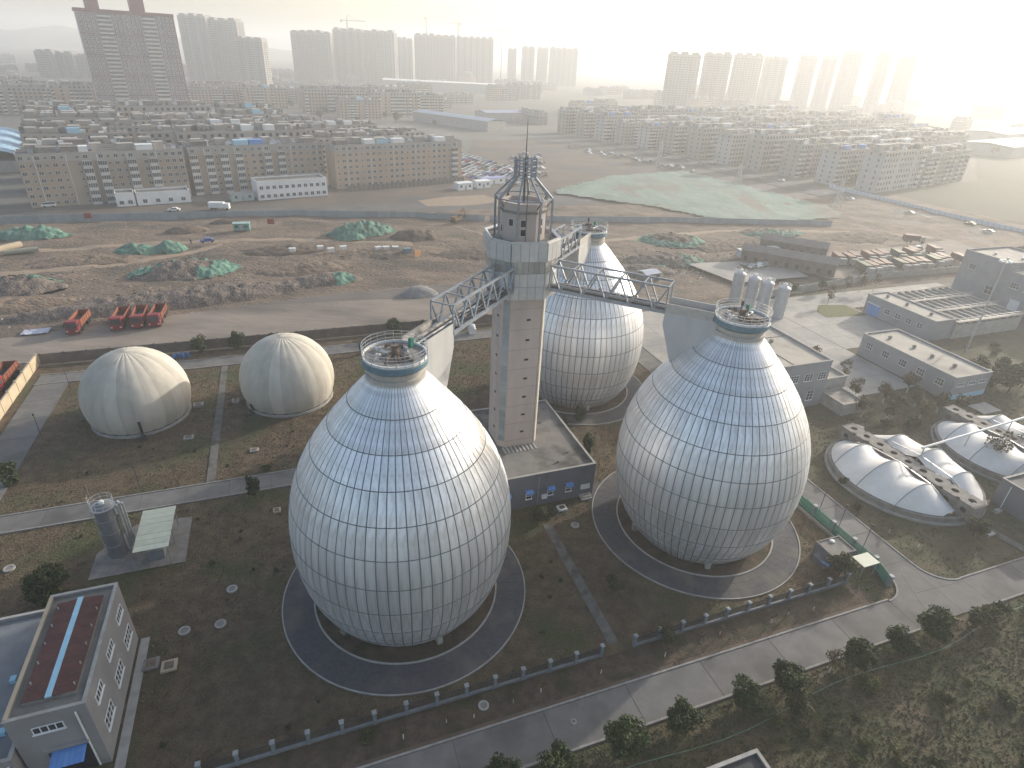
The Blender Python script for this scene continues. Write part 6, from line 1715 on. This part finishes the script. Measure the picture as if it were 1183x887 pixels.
for x in cols_: MB().box(x - .17, -1.0, 0, x + .17, -.003, TH).obj('frame_mullion', M_redf, t)
for f in range(1, NFt + 1):
    for x0, x1 in ((0, 12), (24, 33.2), (33.2, 43), (55.5, 68)): MB().box(x0, -.8, f * st - .12, x1, -.004, f * st + .12).obj('frame_rail', M_redf, t)
    if f % 5 == 0: MB().box(-.2, -1.05, f * st - .3, TW + .2, -.9, f * st + .3).obj('frame_rail', M_redf, t)
wm_ = MB().box(-.95, -.1, .5, .95, -.003, 2.2).mesh('window', M_glass)
bm_ = MB().box(-4.9, -1.2, 0, 4.9, -.003, 1.15).mesh('balcony', M_balc); bg_ = MB().box(-4.9, -.6, 1.15, 4.9, -.003, 2.6).mesh('balcony_glazing', M_glass)
for f in range(NFt):
    if f % 5 != 4 or True:
        for x in (18, 49.3):
            b = link('balcony', bm_, t, (x, 0, f * st + .05)); link('balcony_glazing', bg_, b)
winj = MB()
for f in range(NFt):
    for x in (1.5, 4.5, 7.5, 10.5, 25.5, 28.5, 31.6, 35.1, 38.5, 41.5, 57.2, 60.5, 63.5, 66.5): winj.box(x - .8, -.1, f * st + .75, x + .8, -.003, f * st + 2.05)
    for y in (3, 6, 10, 13): winj.box(TW + .003, y - .8, f * st + .6, TW + .1, y + .8, f * st + 2.1)
stuff(winj.obj('windows', mat('tower_glass', (.20, .22, .245), (.28, .295, .31), .2, scale=.4, spec=.6), t))
for y in (0, 4.5, 8, 11.5, 16): MB().box(TW + .003, y - .2, 0, TW + .7, y + .2, TH).obj('frame_mullion', M_redf, t)

# ------------------------------------------------------------------ hazy high-rises
M_hr = [mat('highrise_a', (.22, .21, .20), (.19, .182, .175), .8, scale=.05, coord='obj'), mat('highrise_b', (.27, .255, .24), (.24, .228, .215), .8, scale=.05, coord='obj')]
def highrise(label, x, y, w, h, seed, group, rz=None, d=None):
    r_ = random.Random(seed); rz = r_.uniform(-.12, .12) if rz is None else rz; d = d or max(16, min(24, w * .6))
    t = thing('high_rise', label, 'high-rise', (x, y, -.3), rz, group)
    n = max(2, round(w / 14)); bw = w / n; nf = int(h / 3.0)
    body, bay, win, crown = MB(), MB(), MB(), MB()
    body.box(-w / 2, 0, 0, w / 2, d, h - 4)
    for i in range(n):
        cx = -w / 2 + (i + .5) * bw
        bay.box(cx - bw * .2, -1.8, 0, cx + bw * .2, -.003, h - 5); crown.box(cx - bw * .3, 1, h - 4, cx + bw * .3, d - 1, h - r_.uniform(0, 2.5))
        for f in range(nf - 2):
            win.box(cx - bw * .16, -1.86, f * 3 + .9, cx + bw * .16, -1.803, f * 3 + 2.4)
            for s_ in (-1, 1): win.box(cx + s_ * bw * .35 - 1.1, -.06, f * 3 + .8, cx + s_ * bw * .35 + 1.1, -.003, f * 3 + 2.3)
    for f in range(nf - 2):
        for s_ in (-1, 1):
            x0 = s_ * w / 2
            win.box(min(x0 + s_ * .003, x0 + s_ * .06), d * .25, f * 3 + .8, max(x0 + s_ * .003, x0 + s_ * .06), d * .45, f * 3 + 2.3); win.box(min(x0 + s_ * .003, x0 + s_ * .06), d * .6, f * 3 + .8, max(x0 + s_ * .003, x0 + s_ * .06), d * .8, f * 3 + 2.3)
    m_ = M_hr[seed % 2]
    body.obj('wall', m_, t); stuff(bay.obj('bays', M_hr[(seed + 1) % 2], t)); stuff(win.obj('windows', M_glass, t)); stuff(crown.obj('roof_crowns', m_, t))
    return t
HRS = [(-705, 980, 26, 38), (-684, 990, 31, 37), (-662, 1000, 29, 35), (-508, 1040, 43, 94), (-468, 1050, 47, 90), (-410, 1000, 39, 68), (-382, 1200, 68, 83), (-338, 1280, 56, 91), (-283, 1290, 60, 91), (-273, 1500, 36, 85), (-192, 1400, 84, 92), (-118, 1480, 81, 93), (-40, 1640, 21, 77), (-2, 1640, 31, 83), (33, 1660, 27, 83), (85, 1640, 66, 83),
       (272, 1200, 57, 80), (347, 1260, 50, 84), (428, 1340, 56, 86), (512, 1420, 49, 85), (610, 1500, 44, 92), (668, 1530, 38, 93), (704, 1500, 52, 102), (762, 1480, 34, 105), (797, 1450, 43, 98)]
for k, (x, y, w, h) in enumerate(HRS):
    if k < 3: lb, gp = 'low row of hazy towers beside the red framed tower', 'hazy towers left of the red one'
    elif k < 6: lb, gp = 'grey high-rise, ' + ORD[k - 3] + ' from the red framed tower of the three behind it', 'high-rises behind the red framed tower'
    elif k < 12: lb, gp = 'hazy high-rise, ' + ORD[k - 6] + ' from the red framed tower in the cluster with cranes', 'high-rises with cranes'
    elif k < 16: lb, gp = 'small distant high-rise, ' + ORD[k - 12] + ' from the cranes in its short row', 'distant row past the cranes'
    elif k < 20: lb, gp = 'faint broad high-rise, ' + ORD[19 - k] + ' from the slim towers in the bright haze', 'broad high-rises in the glare'
    else: lb, gp = 'faint slim high-rise, ' + ORD[k - 20] + ' from the broad ones in the bright haze', 'slim high-rises in the glare'
    if gp.startswith('hazy towers left'): gp = 'low hazy towers by the red one'
    if k >= 16: x, y, w, h = x * .8, y * .8, w * (.78 if k < 20 else .66), 58 + (h - 58) * .8     # the glare hides how far these stand
    highrise(lb, x, y, w, h, k, gp, d=9 if k >= 16 else None)
def crane(label, x, y, h, rz):
    t = thing('tower_crane', label, 'crane', (x, y, 0), rz, 'tower cranes')
    MB().box(-.8, -.8, 0, .8, .8, h).obj('mast', M_steel_dk, t); MB().beam((-12, 0, h), (34, 0, h), 1.0).obj('jib', M_steel_dk, t)
    MB().beam((0, 0, h), (0, 0, h + 8), .8).obj('apex', M_steel_dk, t); MB().beam((0, 0, h + 8), (28, 0, h + .5), .25).obj('tie', M_steel_dk, t); MB().box(-12, -1, h - 3, -9, 1, h - .3).obj('counterweight', M_conc_dark, t)
crane('hazy tower crane over the high-rise cluster', -345, 1310, 103, .4); crane('hazy tower crane over the high-rise cluster', -150, 1450, 112, 2.2); crane('hazy tower crane over the high-rise cluster', -215, 1440, 120, 1.4); crane('hazy tower crane over the high-rise cluster', -60, 1500, 105, 2.9)
# lattice-like pylons in the field and street trees in town
def pylon(x, y, h):
    t = thing('lattice_pylon', 'slim pale lattice pylon beside the netted field', 'pylon', (x, y, -.1), 0, 'pylons by the netted field')
    for sx in (-1, 1):
        for sy in (-1, 1): MB().beam((sx * 1.5, sy * 1.5, 0), (sx * .4, sy * .4, h), .18).obj('leg', M_galv, t)
    for k in range(6):
        f = k / 6; w = 1.5 - 1.1 * f; w2 = 1.5 - 1.1 * (k + 1) / 6
        for s_ in (-1, 1): MB().beam((-w, s_ * w, h * f), (w2, s_ * w2, h * (k + 1) / 6), .12).obj('lattice_bar', M_galv, t)
for x, y, h in ((86, 405, 16), (120, 352, 12), (152, 300, 14)): pylon(x, y, h)
def street_tree(x, y, sc):
    plant(K_far, 'street_tree', 'dark street tree in the town beyond the dirt site', Vector((x, y, -.2)), group='street trees in the town', sc=sc)
for k in range(46):
    f = r_.random(); p = Vector((150, 500)).lerp(Vector((215, 372)), f) + Vector((r_.uniform(-4, 4), r_.uniform(-6, 6))); street_tree(p.x - 8, p.y, r_.uniform(.6, 1.0))
for k in range(20): street_tree(r_.uniform(330, 520), r_.uniform(560, 700), r_.uniform(.8, 1.4))
for k in range(22): street_tree(r_.uniform(-400, -60), r_.uniform(560, 800), r_.uniform(1.0, 1.8))

# ================================================================== haze
hz = MB().box(-6200, -1700, -3.0, 6200, 8700, 150.0).obj('haze', None)
hz.data.materials.clear()
hm = bpy.data.materials.new('haze'); hm.use_nodes = True
hn, hl = hm.node_tree.nodes, hm.node_tree.links
hn.clear()
ho = hn.new("ShaderNodeOutputMaterial"); hv = hn.new("ShaderNodeVolumePrincipled")
hv.inputs["Color"].default_value = (.94, .95, .95, 1)
hv.inputs["Density"].default_value = HAZE_DENSITY
hv.inputs["Anisotropy"].default_value = HAZE_ANISO
hl.new(hv.outputs[0], ho.inputs["Volume"])
hz.data.materials.append(hm)
hz['kind'] = 'stuff'; hz['label'] = 'pale sunlit haze filling the air over the plant and town'; hz['category'] = 'haze'
